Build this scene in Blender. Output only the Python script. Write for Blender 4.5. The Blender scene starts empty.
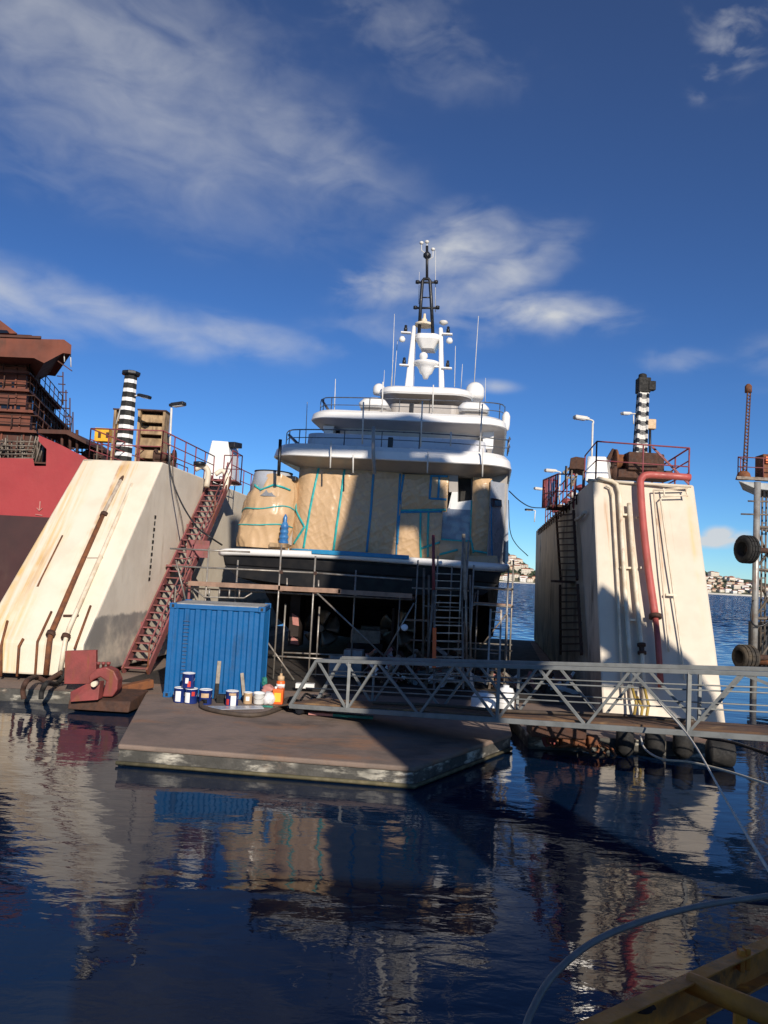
import bpy, bmesh, math, random
from mathutils import Vector, Matrix, noise
random.seed(7)
R = math.radians
V = Vector
scene = bpy.context.scene
col = scene.collection

# ------------------------------------------------------------------ camera
CAM = V((0, 0, 3.4)); F = 790.0; PITCH = R(4.5); ROLL = R(3.0)
fw = V((0, math.cos(PITCH), math.sin(PITCH))); r0 = V((1, 0, 0)); u0 = V((0, -math.sin(PITCH), math.cos(PITCH)))
rt = r0 * math.cos(ROLL) + u0 * math.sin(ROLL)
up = u0 * math.cos(ROLL) - r0 * math.sin(ROLL)
cd = bpy.data.cameras.new('camera'); cam = bpy.data.objects.new('camera', cd); col.objects.link(cam)
cd.sensor_fit = 'VERTICAL'; cd.sensor_height = 36.0; cd.lens = F / 1024 * 36.0
cd.clip_start = 0.1; cd.clip_end = 20000
m = Matrix((rt, up, -fw)).transposed().to_4x4(); m.translation = CAM
cam.matrix_world = m
scene.camera = cam

def ray(x, y): return fw + rt * ((x - 384) / F) + up * ((512 - y) / F)
def W(x, y, D):
    d = ray(x, y); return CAM + d * (D / d.y)
def pz(x, y, z):
    d = ray(x, y); return CAM + d * ((z - CAM.z) / d.z)
def on(x, y, p0, n, off=0.0):
    d = ray(x, y); return CAM + d * ((p0 - CAM).dot(n) / d.dot(n)) + n * off

# ------------------------------------------------------------------ tagging
def tag(o, label=None, cat=None, group=None, kind=None):
    if label: o['label'] = label
    if cat: o['category'] = cat
    if group: o['group'] = group
    if kind: o['kind'] = kind
    return o
def thing(name, label, cat, loc, group=None, rot=(0, 0, 0)):
    o = bpy.data.objects.new(name, None); col.objects.link(o)
    o.location = loc; o.rotation_euler = rot; o.empty_display_size = 0.3
    return tag(o, label, cat, group)
def copy_tree(o, parent=None):
    c = o.copy(); col.objects.link(c); c.parent = parent
    for ch in list(o.children): copy_tree(ch, c)
    return c

# ------------------------------------------------------------------ materials
def mat(name, c, c2=None, scale=3.0, rough=0.6, metal=0.0, bump=0.0, bscale=20.0, streak=None, sscale=(6, 6, .5), samt=0.45,
        streak2=None, s2scale=(3, 3, .25), s2amt=.4, zband=None, spec=0.4, alpha=None, coat=0.0, xband=None):
    m = bpy.data.materials.new(name); m.use_nodes = True
    nt = m.node_tree; N = nt.nodes; Lk = nt.links; b = N['Principled BSDF']
    b.inputs['Roughness'].default_value = rough; b.inputs['Metallic'].default_value = metal
    b.inputs['Specular IOR Level'].default_value = spec
    if coat: b.inputs['Coat Weight'].default_value = coat; b.inputs['Coat Roughness'].default_value = .1
    tc = N.new('ShaderNodeTexCoord')
    cur = None
    def rgb(cc):
        n = N.new('ShaderNodeRGB'); n.outputs[0].default_value = (*cc, 1); return n.outputs[0]
    def nz(sc, det=5, vec=None):
        n = N.new('ShaderNodeTexNoise'); n.inputs['Scale'].default_value = sc; n.inputs['Detail'].default_value = det
        n.inputs['Roughness'].default_value = .6
        Lk.new(vec or tc.outputs['Object'], n.inputs['Vector']); return n.outputs['Fac']
    def mr(v, a, bb, lo=0, hi=1):
        n = N.new('ShaderNodeMapRange'); n.inputs[1].default_value = a; n.inputs[2].default_value = bb
        n.inputs[3].default_value = lo; n.inputs[4].default_value = hi; n.interpolation_type = 'SMOOTHSTEP'
        Lk.new(v, n.inputs[0]); return n.outputs[0]
    def mix(f, a, bb):
        n = N.new('ShaderNodeMix'); n.data_type = 'RGBA'; Lk.new(f, n.inputs[0]); Lk.new(a, n.inputs[6]); Lk.new(bb, n.inputs[7]); return n.outputs[2]
    cur = rgb(c)
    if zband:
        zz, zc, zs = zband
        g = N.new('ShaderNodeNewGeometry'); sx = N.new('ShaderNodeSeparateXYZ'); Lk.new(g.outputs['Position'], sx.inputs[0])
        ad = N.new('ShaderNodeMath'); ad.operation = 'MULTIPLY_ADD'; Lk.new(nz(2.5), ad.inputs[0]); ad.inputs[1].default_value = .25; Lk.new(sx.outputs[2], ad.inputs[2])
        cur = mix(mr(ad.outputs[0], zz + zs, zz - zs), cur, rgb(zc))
    if xband:            # stain hugging one side of the object: x0, x1, soft edge, colour, amount
        xa, xb, xs, xc, xm = xband
        sx = N.new('ShaderNodeSeparateXYZ'); Lk.new(tc.outputs['Object'], sx.inputs[0])
        ad = N.new('ShaderNodeMath'); ad.operation = 'MULTIPLY_ADD'; Lk.new(nz(1.3), ad.inputs[0]); ad.inputs[1].default_value = .7; Lk.new(sx.outputs[0], ad.inputs[2])
        m1 = mr(ad.outputs[0], xa - xs, xa + xs); m2 = mr(ad.outputs[0], xb + xs, xb - xs)
        mp = N.new('ShaderNodeMapping'); mp.inputs['Scale'].default_value = (7, .25, .3); Lk.new(tc.outputs['Object'], mp.inputs[0])
        f = mr(nz(1.0, 6, mp.outputs[0]), .36, .66, 0, xm)
        for k_ in (m1, m2):
            mu = N.new('ShaderNodeMath'); mu.operation = 'MULTIPLY'; Lk.new(f, mu.inputs[0]); Lk.new(k_, mu.inputs[1]); f = mu.outputs[0]
        cur = mix(f, cur, rgb(xc))
    if c2: cur = mix(mr(nz(scale), .38, .68), cur, rgb(c2))
    def streaks(cur, sc_, ss, amt):
        mp = N.new('ShaderNodeMapping'); mp.inputs['Scale'].default_value = ss; Lk.new(tc.outputs['Object'], mp.inputs[0])
        f = mr(nz(1.0, 6, mp.outputs[0]), amt, amt + .16)
        f2 = mr(nz(.9, 3), .35, .65)
        mu = N.new('ShaderNodeMath'); mu.operation = 'MULTIPLY'; Lk.new(f, mu.inputs[0]); Lk.new(f2, mu.inputs[1])
        return mix(mu.outputs[0], cur, rgb(sc_))
    if streak2: cur = streaks(cur, streak2, s2scale, s2amt)
    if streak: cur = streaks(cur, streak, sscale, samt)
    Lk.new(cur, b.inputs['Base Color'])
    rr = mr(nz(scale * 2.3), .3, .7, max(rough - .12, 0.02), min(rough + .12, 1)); Lk.new(rr, b.inputs['Roughness'])
    if bump:
        bp = N.new('ShaderNodeBump'); bp.inputs['Strength'].default_value = 1; bp.inputs['Distance'].default_value = bump
        Lk.new(nz(bscale), bp.inputs['Height']); Lk.new(bp.outputs[0], b.inputs['Normal'])
    return m

RUST = (.19, .07, .025)
M = dict(
 hoseyel=mat('yellow_hose', (.36, .25, .05), (.28, .19, .04), 6, .6),
 cream=mat('cream_paint', (.60, .53, .425), (.54, .47, .37), .9, .55, bump=.008, bscale=2.2, streak=(.40, .18, .06), sscale=(4.2, .10, .12), samt=.59, streak2=(.62, .44, .19), s2scale=(1.3, .07, .08), s2amt=.60, zband=None),
 cream_side=mat('cream_side_paint', (.76, .68, .56), (.67, .59, .48), .8, .6, bump=.010, bscale=1.8, streak=(.42, .22, .10), sscale=(2.6, 2.6, .16), samt=.63, streak2=(.56, .48, .37), s2scale=(1.4, 1.4, .12), s2amt=.54, zband=(2.05, (.27, .255, .235), .05)),
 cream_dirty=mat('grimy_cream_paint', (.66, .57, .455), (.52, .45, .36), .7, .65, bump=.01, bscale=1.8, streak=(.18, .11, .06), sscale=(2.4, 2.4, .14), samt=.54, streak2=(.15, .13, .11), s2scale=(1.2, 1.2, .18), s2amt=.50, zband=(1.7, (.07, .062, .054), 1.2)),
 concrete=mat('brown_deck', (.225, .165, .132), (.16, .124, .102), 1.1, .85, bump=.012, bscale=8, streak=(.27, .15, .09), sscale=(.7, 1.6, 1), samt=.52, streak2=(.10, .075, .06), s2scale=(.5, .9, 1), s2amt=.55),
 deck_edge=mat('peeling_edge', (.055, .053, .047), (.095, .09, .08), 2.2, .8, bump=.02, bscale=9, streak=(.62, .58, .48), sscale=(2.2, 2.2, 7.), samt=.50, streak2=(.20, .14, .10), s2scale=(3, 3, 5), s2amt=.55),
 edge_old=mat('old_concrete', (.20, .17, .14), (.33, .30, .25), 2.0, .85, bump=.03, bscale=7, streak=(.08, .06, .05), sscale=(3, 3, 1), samt=.5),
 dark=mat('black_marks_openings', (.012, .011, .010), (.02, .018, .016), 2, .7),  # black for draft marks, and painted in for the doorway and casting holes
 blackpaint=mat('black_hull_paint', (.008, .008, .009), (.014, .013, .013), 2, .5, spec=.25),
 bottom=mat('dark_bottom_paint', (.018, .012, .010), (.03, .02, .016), 1.5, .75),
 red=mat('red_oxide', (.26, .055, .05), (.18, .045, .04), 2.2, .6, bump=.004, streak=RUST, samt=.52),
 redrail=mat('red_rail', (.24, .05, .06), (.17, .05, .05), 6, .55),
 stair=mat('faded_red_stair', (.24, .075, .08), (.16, .065, .06), 4, .7, streak=RUST, samt=.5),
 shipred=mat('ship_red', (.34, .042, .044), (.28, .038, .038), .22, .55, bump=.03, bscale=.8, streak=(.24, .04, .035), sscale=(.5, .5, .04), samt=.52),
 shipdark=mat('ship_dark', (.065, .028, .027), (.045, .023, .023), .2, .6, streak=(.09, .05, .04), sscale=(.6, .6, .06), samt=.5),
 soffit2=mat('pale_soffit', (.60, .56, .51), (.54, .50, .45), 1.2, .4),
 weed=mat('weed_line', (.085, .075, .04), (.15, .125, .07), 5, .8),
 shiprust=mat('primer_brown', (.18, .055, .032), (.115, .04, .026), .5, .75, streak=(.09, .04, .026), sscale=(1.2, 1.2, .2), samt=.5),
 shipdk=mat('primer_dark', (.085, .035, .024), (.05, .026, .02), 1, .8),
 rust=mat('rust', (.20, .075, .03), (.11, .045, .025), 6, .85, bump=.006, bscale=30),
 rustdk=mat('dark_rust', (.075, .035, .022), (.045, .024, .018), 6, .85, bump=.006, bscale=30),
 pipe=mat('cream_pipe', (.72, .64, .50), (.58, .47, .33), 3, .5, streak=(.33, .15, .06), sscale=(5, 5, .6), samt=.56),
 pink=mat('pink_pipe', (.43, .095, .08), (.34, .075, .065), 2.5, .5, streak=(.28, .08, .05), samt=.55),
 white=mat('white_gelcoat', (.76, .75, .73), (.71, .70, .67), .9, .28, spec=.5, coat=.25),
 white2=mat('white_film', (.62, .62, .64), (.54, .54, .58), 1.1, .32, bump=.004, bscale=6),
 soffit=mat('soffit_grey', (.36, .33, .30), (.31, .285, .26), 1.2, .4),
 silver=mat('silver_film', (.46, .48, .52), (.38, .40, .44), 1.6, .3, metal=.15, bump=.006, bscale=6),
 dullwhite=mat('dull_white', (.66, .64, .60), (.52, .50, .46), 3, .6, streak=RUST, samt=.62),
 kraft=mat('brown_plastic_sheeting', (.53, .36, .205), (.505, .34, .19), 1.4, .30, bump=.008, bscale=8, spec=.45),
 teal=mat('teal_tape', (.03, .40, .38), (.025, .28, .30), 6, .4),
 bluetape=mat('blue_tape', (.02, .22, .42), (.02, .19, .38), 6, .4),
 glass=mat('dark_window', (.008, .009, .011), None, 2, .08, spec=.6),
 black=mat('black_metal', (.012, .013, .016), (.02, .02, .024), 6, .4),
 blackrub=mat('black_rubber', (.013, .013, .013), (.025, .023, .021), 7, .8, bump=.006),
 tyre=mat('worn_rubber', (.03, .026, .022), (.085, .066, .045), 3, .85, bump=.01),
 galv=mat('scaffold_tube', (.34, .32, .285), (.24, .20, .165), 5, .45, metal=.45, streak=RUST, samt=.60),
 galvdk=mat('old_scaffold_tube', (.20, .17, .14), (.12, .09, .07), 5, .6, metal=.3),
 plank=mat('scaffold_board', (.32, .20, .14), (.22, .14, .10), 4, .8, bump=.005),
 wood=mat('weathered_timber', (.40, .28, .16), (.27, .18, .10), 5, .8, bump=.006, streak=(.14, .09, .05), sscale=(5, 5, .6)),
 wood2=mat('grey_timber', (.33, .29, .24), (.22, .19, .15), 7, .8, bump=.006),
 grey=mat('grey_gangway_paint', (.215, .225, .22), (.16, .168, .165), 4, .5, streak=RUST, samt=.66),
 grate=mat('brown_walkway', (.15, .085, .05), (.09, .06, .045), 4, .8, streak=(.32, .19, .09), sscale=(2, 2, 2), samt=.5),
 container=mat('blue_container_paint', (.004, .092, .265), (.006, .104, .29), 1.5, .5, bump=.012, bscale=3, streak=(.012, .06, .15), sscale=(4, 4, .5), samt=.56, streak2=(.05, .07, .12), s2scale=(9, 9, 2), s2amt=.60, spec=.3),
 contgrey=mat('container_roof', (.36, .38, .38), (.25, .25, .24), 4, .6),
 canblue=mat('tin_blue', (.012, .03, .16), (.014, .035, .18), 5, .3),
 canwhite=mat('tin_white', (.80, .80, .78), (.72, .72, .70), 5, .4),
 canred=mat('label_red', (.50, .04, .03), None, 5, .4),
 orange=mat('tin_orange', (.75, .14, .02), (.7, .11, .02), 5, .4),
 yellowlab=mat('label_yellow', (.75, .48, .05), None, 5, .4),
 beige=mat('tin_beige', (.55, .38, .22), (.45, .30, .17), 8, .5),
 hose=mat('grey_hose', (.25, .215, .19), (.19, .165, .15), 8, .5),
 hosedk=mat('brown_hose', (.085, .062, .045), (.06, .045, .035), 8, .7),
 rope=mat('pale_rope', (.66, .62, .54), (.54, .50, .42), 12, .8),
 yellow=mat('worn_yellow_steel', (.76, .255, .03), (.52, .17, .03), 3, .6, bump=.006, streak=(.20, .085, .03), sscale=(6, 6, 6), samt=.47),
 yellowbox=mat('yellow_box', (.72, .40, .02), (.6, .32, .02), 5, .5),
 primerpink=mat('pink_primer', (.46, .20, .17), (.38, .16, .14), 5, .7),
 bronze=mat('dull_bronze', (.22, .19, .15), (.15, .13, .10), 5, .45, metal=.6),
 foilblue=mat('foil_panel', (.20, .225, .28), (.15, .17, .22), 2, .3, metal=.2, bump=.008, bscale=6),
 crane_col=mat('column_paint', (.30, .30, .29), (.20, .18, .16), 3, .45, metal=.2, streak=RUST, samt=.55),
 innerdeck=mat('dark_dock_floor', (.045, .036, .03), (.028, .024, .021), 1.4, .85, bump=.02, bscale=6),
 castergrey=mat('shade_caster_grey', (.25, .26, .27), (.2, .2, .2), 1, .6),  # for the unseen shade caster
)
# ------------------------------------------------------------------ mesh builder
class MB:
    def __init__(s): s.bm = bmesh.new(); s.mi = 0; s.mats = []
    def use(s, name):
        if name not in s.mats: s.mats.append(name)
        s.mi = s.mats.index(name); return s
    def face(s, vs, smooth=False):
        try: f = s.bm.faces.new(vs)
        except ValueError: return
        f.material_index = s.mi; f.smooth = smooth; return f
    def poly(s, pts): return s.face([s.bm.verts.new(p) for p in pts])
    def hexa(s, p):       # 8 pts: bottom 4 ccw, top 4
        v = [s.bm.verts.new(q) for q in p]
        for f in ((3, 2, 1, 0), (4, 5, 6, 7), (0, 1, 5, 4), (1, 2, 6, 5), (2, 3, 7, 6), (3, 0, 4, 7)): s.face([v[i] for i in f])
        return s
    def box(s, c, size, mx=None):
        c = V(c); x, y, z = (k / 2 for k in size)
        P = [V((-x, -y, -z)), V((x, -y, -z)), V((x, y, -z)), V((-x, y, -z)), V((-x, -y, z)), V((x, -y, z)), V((x, y, z)), V((-x, y, z))]
        if mx: P = [mx @ q for q in P]
        return s.hexa([c + q for q in P])
    def bar(s, p, q, w, h=None, upv=V((0, 0, 1))):
        p, q = V(p), V(q); h = h or w; d = (q - p).normalized()
        a = d.cross(upv)
        if a.length < 1e-3: a = d.cross(V((0, 1, 0)))
        a.normalize(); b = a.cross(d); a *= w / 2; b *= h / 2
        return s.hexa([p - a - b, p + a - b, q + a - b, q - a - b, p - a + b, p + a + b, q + a + b, q - a + b])
    def tube(s, pts, r, n=8, r2=None, cap=True, smooth=True):
        pts = [V(p) for p in pts]; k = len(pts); rings = []
        t = (pts[1] - pts[0]).normalized(); a = t.cross(V((0, 0, 1)))
        if a.length < 1e-3: a = V((1, 0, 0))
        a.normalize()
        for i, p in enumerate(pts):
            t = ((pts[min(i + 1, k - 1)] - pts[max(i - 1, 0)])).normalized()
            a = (a - t * a.dot(t)).normalized(); b = t.cross(a)
            rr = r if r2 is None else r + (r2 - r) * i / (k - 1)
            rings.append([s.bm.verts.new(p + (a * math.cos(2 * math.pi * j / n) + b * math.sin(2 * math.pi * j / n)) * rr) for j in range(n)])
        for i in range(k - 1):
            for j in range(n):
                s.face([rings[i][j], rings[i][(j + 1) % n], rings[i + 1][(j + 1) % n], rings[i + 1][j]], smooth)
        if cap: s.face(rings[0][::-1]); s.face(rings[-1])
        return s
    def lathe(s, c, prof, n=16, axis=V((0, 0, 1)), smooth=True):
        c = V(c); axis = V(axis).normalized(); a = axis.cross(V((0, 1, 0)))
        if a.length < 1e-3: a = axis.cross(V((1, 0, 0)))
        a.normalize(); b = axis.cross(a); rings = []
        for rr, z in prof:
            rings.append([s.bm.verts.new(c + axis * z + (a * math.cos(2 * math.pi * j / n) + b * math.sin(2 * math.pi * j / n)) * max(rr, 1e-4)) for j in range(n)])
        for i in range(len(prof) - 1):
            for j in range(n): s.face([rings[i][j], rings[i][(j + 1) % n], rings[i + 1][(j + 1) % n], rings[i + 1][j]], smooth)
        s.face(rings[0][::-1]); s.face(rings[-1]); return s
    def prism(s, pts, ext):
        pts = [V(p) for p in pts]; ext = V(ext); a = [s.bm.verts.new(p) for p in pts]; b = [s.bm.verts.new(p + ext) for p in pts]; n = len(pts)
        s.face(a[::-1]); s.face(b)
        for i in range(n): s.face([a[i], a[(i + 1) % n], b[(i + 1) % n], b[i]])
        return s
    def loft(s, loops, smooth=False, cap=True):
        L = [[s.bm.verts.new(p) for p in l] for l in loops]; n = len(L[0])
        for i in range(len(L) - 1):
            for j in range(n): s.face([L[i][j], L[i][(j + 1) % n], L[i + 1][(j + 1) % n], L[i + 1][j]], smooth)
        if cap: s.face(L[0][::-1]); s.face(L[-1])
        return s
    def grid(s, f, nu, nv, smooth=True):
        g = [[s.bm.verts.new(f(i / nu, j / nv)) for j in range(nv + 1)] for i in range(nu + 1)]
        for i in range(nu):
            for j in range(nv): s.face([g[i][j], g[i + 1][j], g[i + 1][j + 1], g[i][j + 1]], smooth)
        return s
    def build(s, name, mt=None, parent=None, local=False, bevel=0, solid=0):
        me = bpy.data.meshes.new(name)
        bmesh.ops.recalc_face_normals(s.bm, faces=s.bm.faces[:])
        if parent is None:
            vs = [v.co for v in s.bm.verts]
            lo = [min(v[i] for v in vs) for i in range(3)]; hi = [max(v[i] for v in vs) for i in range(3)]
            org = V(((lo[0] + hi[0]) / 2, (lo[1] + hi[1]) / 2, lo[2]))
        elif local: org = V((0, 0, 0))
        else:
            p = parent
            while p.parent: p = p.parent
            org = p.location.copy()
        for v in s.bm.verts: v.co -= org
        s.bm.to_mesh(me); s.bm.free()
        if mt and not s.mats: me.materials.append(M[mt])
        for k in s.mats: me.materials.append(M[k])
        o = bpy.data.objects.new(name, me); col.objects.link(o)
        if parent is None: o.location = org
        elif parent is not None:
            o.parent = parent
            if parent.parent is None and parent.type == 'MESH': pass
        if bevel:
            b = o.modifiers.new('bevel', 'BEVEL'); b.width = bevel; b.segments = 2; b.limit_method = 'ANGLE'
        if solid:
            b = o.modifiers.new('solid', 'SOLIDIFY'); b.thickness = solid
        return o
def lerp(a, b, t): return a + (b - a) * t
def bez(p, n=10):     # catmull-rom through points
    p = [V(q) for q in p]; P = [p[0] * 2 - p[1]] + p + [p[-1] * 2 - p[-2]]; out = []
    for i in range(1, len(P) - 2):
        for k in range(n):
            t = k / n; a, b, c, d = P[i - 1], P[i], P[i + 1], P[i + 2]
            out.append(.5 * ((2 * b) + (c - a) * t + (2 * a - 5 * b + 4 * c - d) * t * t + (3 * b - a - 3 * c + d) * t ** 3))
    out.append(p[-1]); return out
def rail_mb(mb, pts, h=1.0, mids=(0.5,), step=1.2, r=.02):
    """guard rail standing on the polyline pts"""
    pts = [V(p) for p in pts]; Z = V((0, 0, 1))
    mb.tube([p + Z * h for p in pts], r, 6)
    for q in mids: mb.tube([p + Z * h * q for p in pts], r * .8, 6)
    for a, b in zip(pts, pts[1:]):
        n = max(1, round((b - a).length / step))
        for k in range(n + 1): c = lerp(a, b, k / n); mb.tube([c, c + Z * h], r, 6)
    return mb
# ------------------------------------------------------------------ world, sun
SAZ, SEL = R(17), R(24)
to_sun = V((math.sin(SAZ) * math.cos(SEL), -math.cos(SAZ) * math.cos(SEL), math.sin(SEL)))
sl = bpy.data.lights.new('sun', 'SUN'); sl.energy = 5.0; sl.angle = R(.4); sl.color = (1, .90, .77)
so = bpy.data.objects.new('sun', sl); col.objects.link(so); so.rotation_euler = to_sun.to_track_quat('Z', 'Y').to_euler()
so.location = (20, -40, 40)
wd = bpy.data.worlds.new('World'); scene.world = wd; wd.use_nodes = True
nt = wd.node_tree; N = nt.nodes; Lk = nt.links
bg = N['Background']; bg.inputs[1].default_value = 0.089
sky = N.new('ShaderNodeTexSky'); sky.sky_type = 'NISHITA'; sky.sun_disc = False; sky.sun_elevation = SEL; sky.sun_rotation = math.pi - SAZ
sky.altitude = 0; sky.air_density = 0.8; sky.dust_density = 0.0; sky.ozone_density = 5.0
def mth(op, a, b=None, c=None):
    n = N.new('ShaderNodeMath'); n.operation = op
    for i, q in enumerate((a, b, c)):
        if q is None: continue
        if isinstance(q, (int, float)): n.inputs[i].default_value = q
        else: Lk.new(q, n.inputs[i])
    return n.outputs[0]
tc = N.new('ShaderNodeTexCoord'); sx = N.new('ShaderNodeSeparateXYZ'); Lk.new(tc.outputs['Generated'], sx.inputs[0])
az = mth('ARCTAN2', sx.outputs[0], sx.outputs[1]); el = mth('ARCSINE', sx.outputs[2])
cb = N.new('ShaderNodeCombineXYZ'); Lk.new(az, cb.inputs[0]); Lk.new(el, cb.inputs[1])
def azel(x, y):
    d = ray(x, y).normalized(); return math.atan2(d.x, d.y), math.asin(d.z)
def snoise(sc, rot, det=8, rgh=.6, dist=0.0, off=0):
    mp = N.new('ShaderNodeMapping'); mp.inputs['Scale'].default_value = sc; mp.inputs['Rotation'].default_value = (0, 0, R(rot)); mp.inputs['Location'].default_value = (off, off * .7, off * .3)
    Lk.new(cb.outputs[0], mp.inputs[0])
    n = N.new('ShaderNodeTexNoise'); n.inputs['Scale'].default_value = 1; n.inputs['Detail'].default_value = det; n.inputs['Roughness'].default_value = rgh; n.inputs['Distortion'].default_value = dist
    Lk.new(mp.outputs[0], n.inputs['Vector']); return n.outputs['Fac']
n1 = snoise((3.5, 9, 1), 14, 6, .5, dist=.9); n2 = snoise((11, 24, 1), -10, 6, .5, dist=.7, off=3.1); n3 = snoise((34, 60, 1), 10, 5, .5, dist=.3, off=9.4)
tex = mth('ADD', mth('MULTIPLY', n1, .55), mth('ADD', mth('MULTIPLY', n2, .65), mth('MULTIPLY', n3, .18)))      # mean about .69
tx0 = mth('SUBTRACT', tex, .69)
dens = None
#        x    y    sx   sy  rot strength texture-gain floor
for (x, y, sx_, sy_, rot, k, tg, fl) in ((120, 70, 340, 135, -14, .38, 2.3, .80), (300, 145, 165, 66, -20, .36, 2.6, .78), (60, 150, 190, 60, -8, .24, 3.5, .7), (400, 30, 200, 60, -15, .20, 4, .5),
                             (-30, 285, 150, 44, -8, .50, 3.6, .75), (120, 316, 190, 30, -9, .52, 2.8, .74), (240, 338, 100, 26, -6, .54, 2.8, .78), (300, 345, 90, 16, -3, .3, 4, .6),
                             (455, 248, 90, 44, 8, .72, 3.4, .70), (490, 285, 115, 46, 30, .62, 3.4, .68), (535, 312, 120, 26, -4, .72, 3.8, .70), (380, 285, 80, 34, 8, .40, 5, .5), (440, 330, 180, 26, 0, .26, 4, .6),
                             (735, 18, 50, 60, 20, .62, 5, .62), (708, 78, 26, 24, 30, .50, 5, .5), (730, 541, 50, 8, 2, 1.3, 5.5, .8), (722, 535, 20, 10, 0, 1.3, 5.5, .8), (742, 537, 16, 8, 0, 1.2, 5.5, .8),
                             (495, 386, 34, 9, -3, .42, 3.5, .7), (680, 362, 60, 18, -5, .26, 4, .55), (775, 360, 60, 40, -10, .2, 4, .6), (1000, 300, 150, 60, -10, .5, 4, .6), (-260, 200, 160, 80, -10, .5, 4, .6)):
    a0, e0 = azel(x, y)
    mp = N.new('ShaderNodeMapping'); mp.vector_type = 'TEXTURE'
    mp.inputs['Location'].default_value = (a0, e0, 0); mp.inputs['Rotation'].default_value = (0, 0, R(rot)); mp.inputs['Scale'].default_value = (sx_ / F, sy_ / F, 1)
    Lk.new(cb.outputs[0], mp.inputs[0])
    ln = N.new('ShaderNodeVectorMath'); ln.operation = 'LENGTH'; Lk.new(mp.outputs[0], ln.inputs[0])
    mr = N.new('ShaderNodeMapRange'); mr.interpolation_type = 'SMOOTHSTEP'; mr.inputs[1].default_value = 1.3; mr.inputs[2].default_value = 0.0; mr.inputs[3].default_value = 0; mr.inputs[4].default_value = 1.0
    Lk.new(ln.outputs['Value'], mr.inputs[0])
    # the texture eats into the cloud from its rim
    t_1 = mth('MULTIPLY_ADD', tx0, tg, fl); t_2 = mth('MULTIPLY', mr.outputs[0], mth('MAXIMUM', mth('ADD', t_1, mth('MULTIPLY_ADD', mr.outputs[0], .5, -.3)), 0.0))
    t_3 = mth('MULTIPLY', t_2, k)
    dens = t_3 if dens is None else mth('SMOOTH_MAX', dens, t_3, .08)
dens = mth('MAXIMUM', mth('MINIMUM', mth('SUBTRACT', dens, .02), .9), 0.0)
hs = N.new('ShaderNodeHueSaturation'); hs.inputs['Saturation'].default_value = 1.06; hs.inputs['Hue'].default_value = .50; Lk.new(sky.outputs[0], hs.inputs['Color'])
mx = N.new('ShaderNodeMix'); mx.data_type = 'RGBA'; Lk.new(dens, mx.inputs[0]); tint = N.new('ShaderNodeMix'); tint.data_type = 'RGBA'; tint.blend_type = 'MULTIPLY'; tint.inputs[0].default_value = 1; tint.inputs[7].default_value = (.80, .97, 1.05, 1); Lk.new(hs.outputs[0], tint.inputs[6]); gm_in = N.new('ShaderNodeVectorMath'); gm_in.operation = 'SCALE'; gm_in.inputs['Scale'].default_value = 1 / 6; Lk.new(tint.outputs[2], gm_in.inputs[0]); gm = N.new('ShaderNodeGamma'); gm.inputs[1].default_value = 1.27; Lk.new(gm_in.outputs[0], gm.inputs[0]); gm_o = N.new('ShaderNodeVectorMath'); gm_o.operation = 'SCALE'; gm_o.inputs['Scale'].default_value = 6; Lk.new(gm.outputs[0], gm_o.inputs[0]); Lk.new(gm_o.outputs[0], mx.inputs[6]); mx.inputs[7].default_value = (6.8, 6.95, 7.1, 1)
Lk.new(mx.outputs[2], bg.inputs[0])
vs = scene.view_settings; vs.view_transform = 'Standard'; vs.look = 'None'; vs.exposure = 0.1; vs.gamma = 1

# ------------------------------------------------------------------ water
wm = bpy.data.materials.new('sea_water'); wm.use_nodes = True
n_, l_ = wm.node_tree.nodes, wm.node_tree.links; b = n_['Principled BSDF']
b.inputs['Base Color'].default_value = (.003, .013, .038, 1); b.inputs['Roughness'].default_value = .035; b.inputs['IOR'].default_value = 1.333
t_ = n_.new('ShaderNodeTexCoord')
def wn(sc, det, rot=0):
    mp = n_.new('ShaderNodeMapping'); mp.inputs['Scale'].default_value = sc; mp.inputs['Rotation'].default_value = (0, 0, R(rot)); l_.new(t_.outputs['Object'], mp.inputs[0])
    n = n_.new('ShaderNodeTexNoise'); n.inputs['Scale'].default_value = 1; n.inputs['Detail'].default_value = det; n.inputs['Roughness'].default_value = .5; n.inputs['Distortion'].default_value = .5
    l_.new(mp.outputs[0], n.inputs['Vector']); return n.outputs['Fac']
def wm_(op, a, bb):
    n = n_.new('ShaderNodeMath'); n.operation = op
    for i, q in enumerate((a, bb)):
        if isinstance(q, (int, float)): n.inputs[i].default_value = q
        else: l_.new(q, n.inputs[i])
    return n.outputs[0]
calm = n_.new('ShaderNodeMapRange'); calm.inputs[1].default_value = .38; calm.inputs[2].default_value = .64; calm.inputs[3].default_value = .35; calm.inputs[4].default_value = 1.0
l_.new(wn((.16, .10, 1), 2, 20), calm.inputs[0])
sp_ = n_.new('ShaderNodeSeparateXYZ'); l_.new(t_.outputs['Object'], sp_.inputs[0])
far = n_.new('ShaderNodeMapRange'); far.interpolation_type = 'SMOOTHSTEP'; far.inputs[1].default_value = 24; far.inputs[2].default_value = 110; l_.new(sp_.outputs[1], far.inputs[0])
small = wm_('ADD', wm_('ADD', wm_('MULTIPLY', wn((1.9, 3.9, 1), 3, -14), .0115), wm_('MULTIPLY', wn((6.5, 12, 1), 2, 8), .0024)), wm_('MULTIPLY', wn((17, 30, 1), 1, -5), .0004))
hsum = wm_('ADD', wm_('MULTIPLY', wn((.5, 1.05, 1), 2, 12), .031), wm_('MULTIPLY', small, calm.outputs[0]))
bp = n_.new('ShaderNodeBump'); bp.inputs['Strength'].default_value = 1; bp.inputs['Distance'].default_value = .55
l_.new(hsum, bp.inputs['Height'])
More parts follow.
